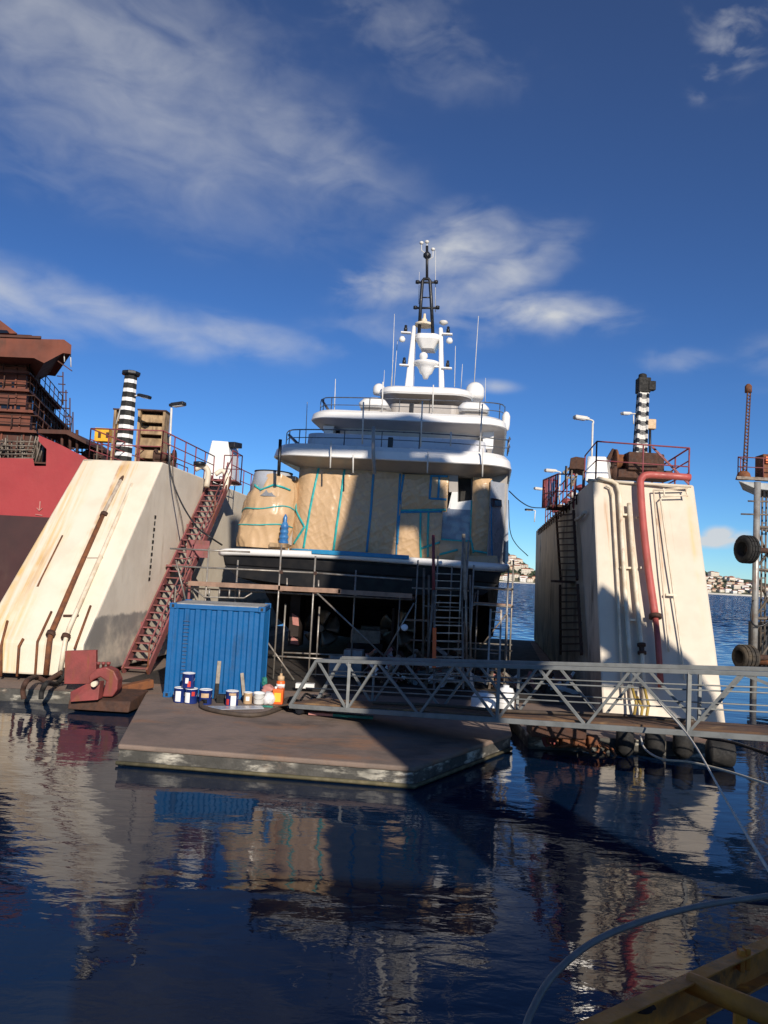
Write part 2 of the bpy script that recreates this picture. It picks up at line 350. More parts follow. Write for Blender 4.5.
# open sea beyond the basin: wavelets too small to resolve, as scattered facet slopes
mp = n_.new('ShaderNodeMapping'); mp.inputs['Scale'].default_value = (1.1, 2.0, 1); l_.new(t_.outputs['Object'], mp.inputs[0])
wv = n_.new('ShaderNodeTexNoise'); wv.inputs['Scale'].default_value = 1; wv.inputs['Detail'].default_value = 3; l_.new(mp.outputs[0], wv.inputs['Vector'])
v1 = n_.new('ShaderNodeVectorMath'); v1.operation = 'SUBTRACT'; l_.new(wv.outputs['Color'], v1.inputs[0]); v1.inputs[1].default_value = (.5, .62, .5)
v2 = n_.new('ShaderNodeVectorMath'); v2.operation = 'MULTIPLY'; l_.new(v1.outputs[0], v2.inputs[0]); v2.inputs[1].default_value = (.9, 1.5, 0)
v3 = n_.new('ShaderNodeVectorMath'); v3.operation = 'SCALE'; l_.new(v2.outputs[0], v3.inputs[0]); l_.new(far.outputs[0], v3.inputs['Scale'])
v4 = n_.new('ShaderNodeVectorMath'); v4.operation = 'ADD'; l_.new(v3.outputs[0], v4.inputs[0]); l_.new(bp.outputs[0], v4.inputs[1])
v5 = n_.new('ShaderNodeVectorMath'); v5.operation = 'NORMALIZE'; l_.new(v4.outputs[0], v5.inputs[0]); l_.new(v5.outputs[0], b.inputs['Normal'])
M['water'] = wm
w = MB(); S = 6000
w.poly([(-S, -S, 0), (S, -S, 0), (S, S, 0), (-S, S, 0)])
tag(w.build('water', 'water'), kind='structure')

# ------------------------------------------------------------------ far shore
M['hill'] = mat('scrub_hill', (.075, .09, .05), (.13, .12, .08), .02, .95)
M['tree'] = mat('far_pines', (.022, .042, .025), (.035, .055, .03), .06, .95)
M['quay'] = mat('far_quay', (.5, .48, .44), (.40, .38, .35), .05, .9)
M['wallc'] = mat('house_cream', (.66, .60, .50), (.60, .54, .44), .1, .9)
M['wallw'] = mat('house_white', (.74, .72, .68), (.68, .66, .62), .1, .9)
M['wallp'] = mat('house_ochre', (.56, .42, .30), (.50, .38, .27), .1, .9)
M['tile'] = mat('roof_tile', (.34, .14, .085), (.28, .12, .08), .1, .9)
M['win'] = mat('far_window', (.05, .05, .055), None, 1, .4)
def shore(D, xa, xb, hfun, depth):
    """a hillside whose foot lies at distance D between picture columns xa and xb"""
    P0, P1 = W(xa, 590, D), W(xb, 590, D); X0, X1 = P0.x, P1.x
    def f(u, v):
        x = lerp(X0, X1, u); px = lerp(xa, xb, u)
        h = hfun(px) * (1 - (1 - v) ** 1.6) * min(1, u * 5, (1 - u) * 5)
        h += (noise.noise((x * .02, v * 3, D)) * .12 + noise.noise((x * .08, v * 9, D)) * .06) * hfun(px) * v
        return V((x, D + depth * v, .6 + h))
    return f, X0, X1
def hl(px): return 80 + 6 * math.sin(px * .2) - max(0, px - 515) * 1.2
def hr(px): return 25 + 2.2 * math.sin(px * .09 + 1) + 1.2 * math.sin(px * .31)
DL, DR = 1500, 950
fl, *_ = shore(DL, 440, 620, hl, 380)
h = MB().grid(fl, 90, 16); tag(h.build('hills', 'hill'), kind='structure')
fr, *_ = shore(DR, 655, 860, hr, 240)
h = MB().grid(fr, 90, 16); tag(h.build('hills', 'hill'), kind='structure')
for (D, xa, xb) in ((DL, 440, 620), (DR, 655, 860)):
    P0, P1 = W(xa, 590, D - 3), W(xb, 590, D - 3)
    q = MB(); q.box(((P0.x + P1.x) / 2, D - 3, .6), (P1.x - P0.x, 8, 2.4)); tag(q.build('quay_wall', 'quay'), 'low pale quay wall along the foot of the hillside town ' + ('seen between yacht and dock' if D == DL else 'beside the fender tower'), 'quay')
def house(name, w, d, hh, wall):
    m_ = MB().use(wall); m_.box((0, 0, hh / 2 - 3), (w, d, hh + 6))
    m_.use('win')
    nf = max(1, int(hh // 3)); nc = max(2, int(w // 3))
    for i in range(nf):
        for j in range(nc): m_.box(((j + .5) / nc * w - w / 2, -d / 2 - .02, 1.6 + i * 3), (1.2, .1, 1.4))
    m_.use('tile'); e = .5; rz = hh + .01
    a = [(-w/2-e, -d/2-e, rz), (w/2+e, -d/2-e, rz), (w/2+e, d/2+e, rz), (-w/2-e, d/2+e, rz)]
    r1, r2 = (-w/2+d/2, 0, rz + d * .22), (w/2-d/2, 0, rz + d * .22)
    if w <= d: r1, r2 = (-.5, 0, rz + d * .22), (.5, 0, rz + d * .22)
    m_.poly(a); m_.poly([a[0], a[1], r2, r1]); m_.poly([a[2], a[3], r1, r2]); m_.poly([a[1], a[2], r2]); m_.poly([a[3], a[0], r1])
    me = m_.build(name, parent=None)
    d_ = me.data; bpy.data.objects.remove(me); 
    # put the origin back at the foot of the wall
    zmin = min(v.co.z for v in d_.vertices)
    for v in d_.vertices: v.co.z -= zmin + 6
    return d_
hmesh = [(house('hillside_house', 11, 9, 6.2, 'wallc'), 'cream'), (house('hillside_house', 14, 9, 8.5, 'wallw'), 'white'), (house('hillside_house', 9, 8, 5.5, 'wallp'), 'ochre'), (house('hillside_house', 18, 10, 11, 'wallc'), 'tall cream')]
def town(f, xa, xb, ua, ub, rows, n, where, grp, sc=1.0):
    for r_ in range(rows):
        for i in range(n):
            u = lerp(ua, ub, (i + random.uniform(.1, .9)) / n); v = (r_ + random.uniform(.15, .75)) / rows * .86
            p = f(u, v); me, c = random.choice(hmesh)
            o = bpy.data.objects.new('hillside_house', me); col.objects.link(o)
            o.location = p - V((0, 0, .6)); o.rotation_euler = (0, 0, R(random.uniform(-25, 25))); s = random.uniform(.8, 1.15) * sc; o.scale = (s, s, s)
            tag(o, f'{c} tile roofed house on the far hillside {where}', 'house', grp)
town(fl, 440, 620, .33, .58, 5, 9, 'between yacht and right wing', 'hillside houses seen between yacht and dock')
town(fr, 655, 860, .20, .64, 5, 25, 'beyond the right wing', 'hillside houses beyond the fender tower', .52)
def blobs(f, ua, ub, n, va, vb, s, lab):
    t = MB()
    for i in range(n):
        p = f(random.uniform(ua, ub), random.uniform(va, vb)); r = s * random.uniform(.5, 1.2)
        for k in range(7):
            q = p + V((random.gauss(0, r * .6), random.gauss(0, r * .5), random.uniform(.1, .9) * r))
            m_ = Matrix.Rotation(random.random() * 6, 3, 'Z'); bmesh.ops.create_icosphere(t.bm, subdivisions=1, radius=r * random.uniform(.35, .6), matrix=Matrix.Translation(q) @ m_.to_4x4())
    for v in t.bm.verts: v.co += V(noise.noise_vector(v.co * .35)) * s * .3
    tag(t.build('pine_trees', 'tree'), lab, 'trees', kind='stuff')
blobs(fl, .30, .62, 60, .90, 1.0, 9, 'dark pine wood along the hill crest between yacht and dock')
blobs(fl, .30, .62, 60, .05, .85, 5, 'dark trees scattered among the houses between yacht and dock')
blobs(fr, .18, .66, 90, .05, .85, 2.8, 'dark trees scattered among the houses on the right hillside')
blobs(fr, .18, .66, 70, .88, 1.0, 2.6, 'line of dark trees along the crest of the right hillside')

# ------------------------------------------------------------------ dock
Zd = 0.35
Zv = V((0, 0, 1))
M['oldpipe'] = mat('old_pipe', (.42, .36, .29), (.28, .22, .17), 4, .6, streak=RUST, samt=.52)
M['cream_left'] = mat('stained_cream_paint', (.72, .645, .52), (.66, .58, .45), .9, .55, bump=.008, bscale=2.2, streak=(.40, .18, .06), sscale=(4.2, .10, .12), samt=.58, streak2=(.60, .37, .13), s2scale=(3.6, .10, .11), s2amt=.53, xband=(-2.2, -.05, .35, (.66, .42, .15), .9))
# left wing
ZL = 6.5
TL, TR = pz(83, 459, ZL), pz(163, 462, ZL)
KL, KR = W(-22, 639, 20.0), W(84, 645, 20.0); KL.z = KR.z = (KL.z + KR.z) / 2
BL, BR = V((KL.x, KL.y - .04, .45)), V((KR.x, KR.y - .04, .45))
uL = V((TR.x - KR.x, TR.y - KR.y, 0)).normalized(); nL = V((uL.y, -uL.x, 0))       # inner wall direction and its normal (facing the dock)
LEN = 23
def back(p, u, L): return V((p.x, p.y, p.z)) + u * L
sb = [back(p, uL, LEN - (p.y - 20)) for p in (BL, BR, KL, KR, TL, TR)]
wingL = thing('dock_wing', 'left sloping cream wing wall of the floating dock, stained with rust runs', 'dock wall', V(((BL.x + BR.x) / 2, BL.y, Zd)))
mb = MB(); v = [mb.bm.verts.new(p) for p in (BL, BR, KL, KR, TL, TR)]; w_ = [mb.bm.verts.new(p) for p in sb]
mb.use('cream_left'); mb.face([v[0], v[1], v[3], v[2]]); mb.face([v[2], v[3], v[5], v[4]])
mb.use('cream_side'); mb.face([v[4], v[5], w_[5], w_[4]]); mb.face([v[1], w_[1], w_[3], w_[5], v[5], v[3]]); mb.face([v[0], v[2], v[4], w_[4], w_[2], w_[0]])
mb.face([w_[0], w_[1], w_[3], w_[5], w_[4], w_[2]]); mb.face([v[0], v[1], w_[1], w_[0]])
mb.build('wall_body', parent=wingL, bevel=.05)
nF = (KR - KL).cross(TL - KL).normalized();  nF = nF if nF.y < 0 else -nF      # sloped face normal
nB = V((0, -1, 0))
def fs(x, y, off=0.0): return on(x, y, KL, nF, off)
def fb(x, y, off=0.0): return on(x, y, BL, nB, off)
def wl(x, y, off=0.0): return on(x, y, KR, nL, off)
# long pipes down the slope
o_ = .13
rp = [fs(116, 494, o_), fs(105, 516, o_), fs(52, 637, o_)]
MB().tube([fs(126, 475, .0), fs(122, 483, o_), fs(105, 516, o_)], .06, 8).build('pipe', 'oldpipe', wingL); MB().tube([fs(126, 475, .02), fs(121.5, 484, o_ + .01)], .065, 8).build('pipe_end', 'rustdk', wingL)
rp_ = MB().tube([fs(105, 516, o_), fs(80, 572, o_), fs(52, 637, o_), fb(51, 645, o_), fb(48, 674, o_)], .07, 8).build('pipe', 'rust', wingL); rp_['label'] = 'rust brown lower length of pipe'
MB().tube([fs(137, 480, .0), fs(133, 488, o_), fs(70, 632, o_), fb(67, 642, o_), fb(62, 672, o_)], .06, 8).build('pipe', 'pipe', wingL)
for (xa, ya, xb, yb) in ((119, 490, 133, 489), (88, 560, 104, 560), (64, 617, 79, 617)):
    MB().bar(fs(xa, ya, .06), fs(xb, yb, .06), .07, .05).build('pipe_bracket', 'rustdk', wingL)
for (xa, ya) in ((105, 518), (52, 637), (67, 640)): MB().lathe(fs(xa, ya, o_) - (KR - TR).normalized() * .06, [(.11, 0), (.11, .12)], 10, (KR - TR)).build('pipe_flange', 'rustdk', wingL)
for pts in ([fs(52, 613, .06), fs(38, 643, .06), fb(36, 676, .06)], [fs(24, 640, .06), fb(20, 646, .06), fb(18, 676, .06)], [fs(63, 537, .05), fs(38, 588, .05)], [fs(91, 607, .05), fs(75, 650, .05)], [fs(8, 622, .05), fb(2, 646, .05), fb(2, 676, .05)]):
    MB().tube(pts, .032, 6).build('drain_pipe', 'rust', wingL)
# rim bead along the end face, seam
MB().tube([fs(84, 460.5, .0), fs(162, 463.5, .0)], .035, 6).build('edge_bead', 'cream', wingL)
# dotted draft marks on the inner wall
dm = MB()
for k in range(11): dm.box(wl(155 - k * .6, 517 + k * 6.2, .012), (.012, .10, .12) if k % 2 else (.012, .16, .10))
dm.build('draft_marks', 'dark', wingL)
# top rail (dark red) from the front edge back
top = [back(TL, uL, .15) + V((.1, 0, 0)), back(TR, uL, .15) - nL * .12]
rm = MB(); rail_mb(rm, [top[0], top[1]], 1.0, (.5,), .9, .022); rm.build('railing', 'redrail', wingL)
rm = MB(); rail_mb(rm, [top[1], back(top[1], uL, 5.2)], 1.0, (.33, .66), 1.0, .022); rm.build('railing', 'redrail', wingL)
rm = MB(); rail_mb(rm, [top[0], back(top[0], uL, 9)], 1.0, (.33, .66), 1.2, .022); rm.build('railing', 'redrail', wingL)
rm = MB(); rail_mb(rm, [back(TR, uL, 7.0) - nL * .1, back(TR, uL, 14)], 1.0, (.5,), 1.2, .022); rm.build('railing', 'redrail', wingL)

# right wing
ZR = 6.15
RTI, RTO = pz(592.5, 478.5, ZR), pz(694, 485, ZR)
RBI, RBO = W(603, 716, 18.0), W(727, 726, 18.0); RBI.z = RBO.z = Zd - .02
uR = V((math.sin(R(7.4)), math.cos(R(7.4)), 0)); nR = V((-uR.y, uR.x, 0))
wingR = thing('dock_wing', 'right cream wing wall of the floating dock carrying a pink pipe', 'dock wall', V(((RBI.x + RBO.x) / 2, RBI.y, Zd)))
LR = 24.5
mb = MB(); v = [mb.bm.verts.new(p) for p in (RBI, RBO, RTO, RTI)]; w_ = [mb.bm.verts.new(back(p, uR, LR - (p.y - 18))) for p in (RBI, RBO, RTO, RTI)]
mb.use('cream'); mb.face(v)
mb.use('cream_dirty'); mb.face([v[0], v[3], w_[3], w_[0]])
mb.use('cream_side'); mb.face([v[1], w_[1], w_[2], v[2]]); mb.face([v[3], v[2], w_[2], w_[3]]); mb.face(w_[::-1]); mb.face([v[0], w_[0], w_[1], v[1]])
mb.build('wall_body', parent=wingR, bevel=.05)
nE = (RBO - RBI).cross(RTI - RBI).normalized(); nE = nE if nE.y < 0 else -nE
def fe(x, y, off=0.0): return on(x, y, RBI, nE, off)
nI = (RTI - RBI).cross(uR).normalized(); nI = nI if nI.x < 0 else -nI
def wr(x, y, off=0.0): return on(x, y, RBI, nI, off)
MB().tube([back(fe(600, 484, .0), uR, .8) + Zv * .1, fe(598, 480, .08), fe(611, 482.5, .08), fe(616, 486, .08), fe(618.5, 494, .08), fe(624, 590, .08), fe(629, 662, .08), fe(631, 700, .08)], .055, 8).build('pipe', 'pipe', wingR)
MB().tube([fe(605, 487, .06), fe(609.5, 489, .06), fe(611.5, 496, .06), fe(617, 590, .06), fe(622, 700, .06)], .03, 8).build('pipe', 'pipe', wingR)
MB().tube([fe(628, 505, .08), fe(633, 570, .08), fe(641, 655, .08), fe(644, 708, .08)], .055, 8).build('pipe', 'pipe', wingR)
MB().lathe(fe(641, 655, .08), [(.1, 0), (.1, .06), (.06, .07), (.06, .18), (.1, .19), (.1, .25)], 12, RTI - RBI).build('valve', 'rustdk', wingR)
pk = MB().tube(bez([fe(688, 480.5, .16), fe(660, 478.5, .16), fe(645, 478, .16), fe(640, 481, .16), fe(638.5, 488, .16), fe(641, 525, .16), fe(646, 570, .16), fe(653, 619, .16)], 5), .092, 12).build('pipe', 'pink', wingR); pk['label'] = 'thick pink pipe bent over the top edge'
MB().tube([fe(653, 619, .16), fe(655.5, 640, .16), fe(659, 690, .14)], .07, 12).build('pipe', 'pink', wingR)
MB().lathe(fe(653, 619, .16), [(.145, -.04), (.145, .06)], 14, RTI - RBI).build('pipe_flange', 'rustdk', wingR)
for pts in ([(653, 491), (667.5, 640), (668, 652)], [(662, 498), (660, 500), (679.5, 642), (684, 680)], [(687, 496), (662, 497.5)], [(687, 489), (653, 491)], [(663, 489), (664, 497)], [(685, 489), (687, 497)]):
    MB().tube([fe(x, y, .04) for x, y in pts], .022, 6).build('conduit', 'pipe', wingR)
for (x, y, xb) in ((619, 515, 632), (620, 568, 636), (622, 606, 628), (625, 620, 640), (636, 518, 641), (640, 568, 645), (665, 595, 676)):
    MB().bar(fe(x, y, .03), fe(xb, y + .5, .03), .06, .05).build('pipe_bracket', 'pipe', wingR)
for (xa, ya, xb, yb) in ((633, 700, 636, 725), (640, 690, 641, 728), (628, 690, 629, 724)):
    MB().tube([fe(xa, ya, .3), fe((xa + xb) / 2 + 2, (ya + yb) / 2, .42), fe(xb, yb, .3)], .035, 6).build('hose', 'hoseyel', wingR)
MB().tube([fe(588, 480, .0), fe(691, 486.5, .0)], .04, 6).build('edge_bead', 'cream', wingR)
q0, q1 = back(RTI, uR, .15) - nI * .1, back(RTO, uR, .15) + nI * .1
rm = MB(); rail_mb(rm, [q1, q0, back(q0, uR, 2.4)], 1.0, (.5,), 1.6, .022); rm.bar(q1 + Zv * .05, q1 + V((-.95, .1, 1.0)), .05); rm.build('railing', 'redrail', wingR)
rm = MB(); rail_mb(rm, [back(q0, uR, 4.6), back(q0, uR, 17)], 1.0, (.33, .66), 1.4, .024); rm.build('railing', 'redrail', wingR)
rm = MB(); rail_mb(rm, [q1, back(q1, uR, 17)], 1.0, (.33, .66), 1.6, .024); rm.build('railing', 'redrail', wingR)
for k in range(5): # bollard-like mushroom vents along the inner top edge
    p = back(q0, uR, 5.2 + k * 2.2) + V((.25, 0, 0)); MB().lathe(p, [(.09, 0), (.09, .3), (.22, .34), (.22, .42), (.05, .5)], 10).build('vent', 'dullwhite' if k % 2 else 'redrail', wingR)
tk = MB()
for k in range(18):
    p = back(RTI, uR, 3.0 + k * .95) + nI * .015 - Zv * .12; tk.tube([p + nI * .04, p + nI * .04 - Zv * .28], .025, 5); tk.tube([p + nI * .1, p], .02, 5)
tk.tube([back(RTI, uR, 2.9) + nI * .1 - Zv * .26, back(RTI, uR, 19.3) + nI * .1 - Zv * .26], .02, 5); tk.build('edge_clips', 'rustdk', wingR)

# dock pontoon between and under the wings
mb = MB()
out = [(-13, 18.75), (-5.2, 18.75), (-5.2, 18.9), (3.2, 18.9), (3.2, 16.5), (7.35, 16.5), (7.95, 18.3), (11.5, 42), (-9, 44)]
mb.use('deck_edge'); mb.prism([(x, y, -.6) for x, y in out], (0, 0, .6 + Zd - .06))
mb.use('concrete'); mb.poly([(x, y, Zd - .056) for x, y in out])
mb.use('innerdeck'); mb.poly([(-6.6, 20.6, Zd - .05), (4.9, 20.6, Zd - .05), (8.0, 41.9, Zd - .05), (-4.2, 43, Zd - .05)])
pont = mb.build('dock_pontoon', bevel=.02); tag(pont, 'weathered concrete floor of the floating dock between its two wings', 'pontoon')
# apron
A, B_, C_, D_ = pz(118, 744, Zd), pz(415, 767, Zd), pz(512, 733, Zd), pz(158, 684, Zd)
E_ = V((3.1, 18.88, Zd)); D2 = V((D_.x + .1, 18.88, Zd))
ap = thing('landing_stage', 'brown topped pontoon stage with peeling white edge in front of the yacht', 'pontoon', V((-2, 15, 0)))
MB().use('concrete').prism([V((p.x, p.y, Zd - .09)) for p in (A, B_, C_, E_, D2)], (0, 0, .09)).build('deck', parent=ap, bevel=.03)
MB().use('deck_edge').prism([V((p.x + (.02 if p.x < 0 else -.02), p.y + .02, -.5)) for p in (A, B_, C_, E_, D2)], (0, 0, .5 + Zd - .093)).build('hull', parent=ap)
MB().tube([V((A.x, A.y - .02, .05)), V((B_.x, B_.y - .02, .05)), V((C_.x, C_.y - .02, .05))], .035, 6).build('weed_strip', 'weed', ap)
# ------------------------------------------------------------------ yacht
YO = V((-.45, 24.5, 0)); YH, YHEEL = R(-8), R(1.0)
Ym = Matrix.Translation(YO) @ (Matrix.Rotation(YH, 4, 'Z') @ Matrix.Rotation(YHEEL, 4, 'Y')); Yi = Ym.inverted()
yo = Yi @ CAM; Yr = Yi.to_3x3()
def L(x, y, ly):
    d = Yr @ ray(x, y); return yo + d * ((ly - yo.y) / d.y)
yt = thing('yacht', 'large white motor yacht in the floating dock, its stern cabin wrapped in brown plastic sheeting', 'yacht', YO, rot=(0, YHEEL, YH))
def yb(mb, name, mt, parent=None, **k): return mb.build(name, mt, parent or yt, local=True, **k)
# hull
hl_, hr_ = L(222, 551, 0), L(503, 568, 0); hc, hw = (hl_.x + hr_.x) / 2, (hr_.x - hl_.x) / 2
zdk = (hl_.z + hr_.z) / 2
def section(ly, hw, zt, zb, zk, cx, full=.9):
    P = []
    for s in (-1, 1):
        half = [(hw * .0, zk), (hw * .45, lerp(zk, zb, .45)), (hw * full * .9, zb), (hw * full, zb + .35), (hw, zt)]
        P.append([V((cx + s * a, ly, z)) for a, z in half])
    return P[1] + P[0][::-1][:-1]
secs = [section(0, hw, zdk, 3.0, 2.75, hc, .97), section(2.5, hw, zdk, 2.7, 2.3, hc), section(7, hw, zdk + .1, .95, .75, hc, .97), section(18, hw * .97, zdk + .7, .85, .6, hc),
        section(28, hw * .6, zdk + 1.6, 1.3, .8, hc, .6), section(36, hw * .05, zdk + 2.4, 1.9, 1.2, hc, .3)]
mb = MB(); mb.use('blackpaint').loft(secs, smooth=False); hull = yb(mb, 'hull', None)
# propellers, shafts, rudders beneath
for px_ in (322, 398):
    c = L(px_, 628, 3.0)
    mb = MB(); mb.lathe(c, [(.12, -.25), (.16, 0), (.12, .2)], 12, V((0, 1, 0)))
    for k in range(5):
        a = k * 2 * math.pi / 5 + .3
        f = lambda u, v, a=a: c + V((math.cos(a + (v - .5) * 1.0) * (.12 + u * .52), (v - .5) * .28, math.sin(a + (v - .5) * 1.0) * (.12 + u * .52)))
        mb.grid(f, 5, 4)
    yb(mb, 'propeller', 'bronze', solid=.02)
    yb(MB().tube([c, c + V((0, 7, .9))], .07, 8), 'shaft', 'bronze')
    r_ = c + V((0, -1.1, 0)); mb = MB(); mb.hexa([r_ + V(q) for q in ((-.05, -.35, -.75), (.05, -.35, -.75), (.05, .35, -.75), (-.05, .35, -.75), (-.05, -.5, .75), (.05, -.5, .75), (.05, .4, .75), (-.05, .4, .75))]); yb(mb, 'rudder', 'bottom', bevel=.03)
# fresh primer patches on the skeg
mb = MB(); pl = L(295, 618, 2.2)
mb.hexa([pl + V(q) for q in ((-.18, 0, -.95), (.16, 0, -.95), (.16, .8, -.95), (-.18, .8, -.95), (-.2, 0, .9), (.14, 0, .9), (.14, .8, .9), (-.2, .8, .9))]); sk = yb(mb, 'skeg', 'bottom')
for (ya, yb_, d) in ((613, 626, .06), (636, 645, -.04)):
    a, b2 = L(292, ya, 2.19), L(299, yb_, 2.19); mb = MB(); mb.poly([a, V((b2.x - .05, a.y, a.z - .12)), b2, V((a.x + d, a.y, b2.z + .03))]); p = yb(mb, 'primer_patch', 'primerpink', sk, solid=.01)
# white deck edge roll with blue film
pts = [L(222, 552, .9), L(223, 553, .1), L(235, 552, -.12), L(330, 555.5, -.15), L(412, 561, -.15), L(495, 567, -.1), L(505, 568, .3), L(506, 567, 1.2)]
yb(MB().tube(bez(pts, 5), .115, 10), 'deck_edge', 'white')
mb = MB(); P_ = [L(312, 551.5, -.3), L(409, 557.5, -.3)]
for i in range(1): mb.bar(P_[0], P_[1], .03, .13)
yb(mb, 'blue_film', 'bluetape', bevel=.01)
# lower stern step seen under the edge
yb(MB().loft([[V((hc - hw * .96, -.05, zdk - .45)), V((hc + hw * .97, -.05, zdk - .45)), V((hc + hw * .97, .6, zdk - .45)), V((hc - hw * .96, .6, zdk - .45))], [V((hc - hw * .99, -.08, zdk - .12)), V((hc + hw * .99, -.08, zdk - .12)), V((hc + hw * .99, .6, zdk - .12)), V((hc - hw * .99, .6, zdk - .12))]]), 'transom', 'blackpaint', bevel=.03)
yb(MB().box((hc, 9, zdk + .02), (hw * 1.9, 18, .06)), 'aft_deck', 'soffit')

# --- wrapped cabin
LY = 1.15
def disp(p):
    x, z = p.x, p.z
    q = V((x * .9, 3, z * .9)); n = noise.noise(q * 1.1) * .045 + noise.noise(V((x * 3.1 + z * 1.4, 1, z * 1.6 - x))) * .008 + abs(noise.noise(V((x * 2.2 - z * 2.6, 7, z * 2.4)))) * .010 + noise.noise(V((x * 8, 5, z * 4 + x * 3))) * .006 + (1 - abs(noise.noise(V((x * 3.4 + z * 2.2, 11, z * 1.3 + 3))))) ** 9 * .016 + (1 - abs(noise.noise(V((x * 2.6 - z * 3.4, 15, z * 2.0))))) ** 11 * .016 + noise.noise(V((x * 5.5, 21, z * .7))) * .014
    return -n
def sheet_fn(Ls, lyf=lambda u, v: LY, bulge=.1):
    """quilt of plastic between picture corners tl,tr,br,bl"""
    tl, tr, br, bl = [L(x, y, LY) for x, y in Ls]
    def f(u, v):
        p = lerp(lerp(bl, br, u), lerp(tl, tr, u), v)
        e = (4 * u * (1 - u)) ** .5
        p = V((p.x, lyf(u, v) + disp(p) - bulge * (4 * v * (1 - v)) ** .6 * (.5 + .5 * e), p.z)); return p
    return f
def tape(f, uvs, w, mt, parent, name='tape_strip'):
    mb = MB(); prev = None; pts = []
    for (a, b2) in zip(uvs, uvs[1:]):
        for k in range(14): pts.append((lerp(a[0], b2[0], k / 14), lerp(a[1], b2[1], k / 14)))
    pts.append(uvs[-1]); P = [f(min(max(u, 0), 1), min(max(v, 0), 1)) - V((0, .014, 0)) for u, v in pts]
    for i, p in enumerate(P):
        t = (P[min(i + 1, len(P) - 1)] - P[max(i - 1, 0)]).normalized(); s = t.cross(V((0, -1, 0))).normalized() * w / 2
        cur = (mb.bm.verts.new(p - s), mb.bm.verts.new(p + s))
        if prev: mb.face([prev[0], prev[1], cur[1], cur[0]], True)
        prev = cur
    yb(mb, name, mt, parent, solid=.006)
corner = lambda u, v: LY + .35 * max(0, 1 - u * 7) ** 1.6
fA = sheet_fn([(298, 466), (403, 473), (398, 558), (286, 550)], corner)
shA = yb(MB().grid(fA, 130, 90), 'plastic_sheeting', 'kraft')
UA = lambda x, y: ((x - 290) / 112 , (552 - y + (x - 290) * .06) / 82)
def uvA(*pts): return [((x - lerp(286, 298, (551 - y) / 84)) / (lerp(398 - 286, 403 - 298, (551 - y) / 84)), ((550 + (x - 290) * .07) - y) / 84.5) for x, y in pts]
for pts, w_, c in (([(319.6, 466), (312, 505), (304, 548)], .075, 'teal'), ([(293, 544), (305.5, 527), (296, 511), (294, 496)], .075, 'teal'), ([(345, 470), (340, 510), (334, 551)], .075, 'teal'),
                   ([(374, 472), (371, 515), (367, 552)], .075, 'bluetape'), ([(400, 474), (398, 515), (396, 556)], .06, 'bluetape'), ([(288, 549), (340, 551.6), (396, 555.5)], .075, 'bluetape')):
    tape(fA, uvA(*pts), w_, c, shA)
fB = sheet_fn([(403, 474), (449, 475), (447, 512), (400, 512)]); shB = yb(MB().grid(fB, 60, 50), 'plastic_sheeting', 'kraft')
fC = sheet_fn([(399, 511), (443, 510), (440, 560), (397, 559)], bulge=.14); shC = yb(MB().grid(fC, 60, 60), 'plastic_sheeting', 'kraft')
for pts, c in (([(.02, .99), (.0, .5), (.0, .02)], 'bluetape'), ([(.0, .03), (.5, .05), (.98, .06)], 'teal'), ([(.62, .98), (.62, .35), (.98, .33)], 'bluetape'), ([(.80, .98), (.80, .36)], 'bluetape'), ([(.60, .96), (.98, .96)], 'bluetape')): tape(fB, pts, .07, c, shB)
for pts, c in (([(.02, .98), (.0, .3)], 'bluetape'), ([(.50, .98), (.52, .5), (.56, .02)], 'teal'), ([(.68, .95), (.70, .4), (.72, .05)], 'teal'), ([(.56, .22), (.98, .35)], 'teal'), ([(.02, .97), (.98, .97)], 'bluetape')): tape(fC, pts, .07, c, shC)
# foil panel, little step of sheeting above the ladder, column and right corner
def quad(name, mt, Ls, ly, th=.04, parent=None, **k):
    P = [L(x, y, ly) for x, y in Ls]; mb = MB(); mb.prism(P, (0, th, 0)); return yb(mb, name, mt, parent, **k)
quad('foil_panel', 'foilblue', [(441, 508), (471, 509), (470, 541), (440, 539)], LY - .02)
fD = sheet_fn([(440, 539), (471, 541), (470, 566), (437, 563)], bulge=.18); shD = yb(MB().grid(fD, 22, 18), 'plastic_sheeting', 'kraft')
for pts, c in (([(.0, .98), (.5, .96), (1, .98)], 'teal'), ([(.05, .35), (.6, .6)], 'teal')): tape(fD, pts, .07, c, shD)
fE = sheet_fn([(473, 477), (492, 479), (493, 560), (470, 562)], lambda u, v: LY - .1 + .45 * (u - .5) ** 2, .16); shE = yb(MB().grid(fE, 30, 90), 'plastic_sheeting', 'kraft')
for pts, c in (([(.97, .98), (.93, .5), (.95, .03)], 'bluetape'), ([(.0, .72), (.0, .3), (.15, .1)], 'teal'), ([(.1, .13), (.9, .08)], 'teal')): tape(fE, pts, .07, c, shE)
fG = sheet_fn([(456, 556), (497, 556), (500, 571), (452, 569)], lambda u, v: LY - .45, .12); yb(MB().grid(fG, 16, 8), 'plastic_sheeting', 'kraft')
quad('doorway', 'dark', [(457, 473), (471, 474), (471, 503), (457, 502)], LY + .5)  # black panel stands in for the dark inside of the doorway
quad('door_post', 'soffit', [(449, 474), (458, 475), (457.8, 492), (449, 492)], LY + .0, .5); quad('door_post', 'white', [(452, 492), (457.8, 492), (457.5, 503), (451, 509), (448, 509)], LY - .02, .5)
quad('door_sill', 'white', [(451, 503), (472, 500), (472, 510), (450, 509)], LY - .03, .5)
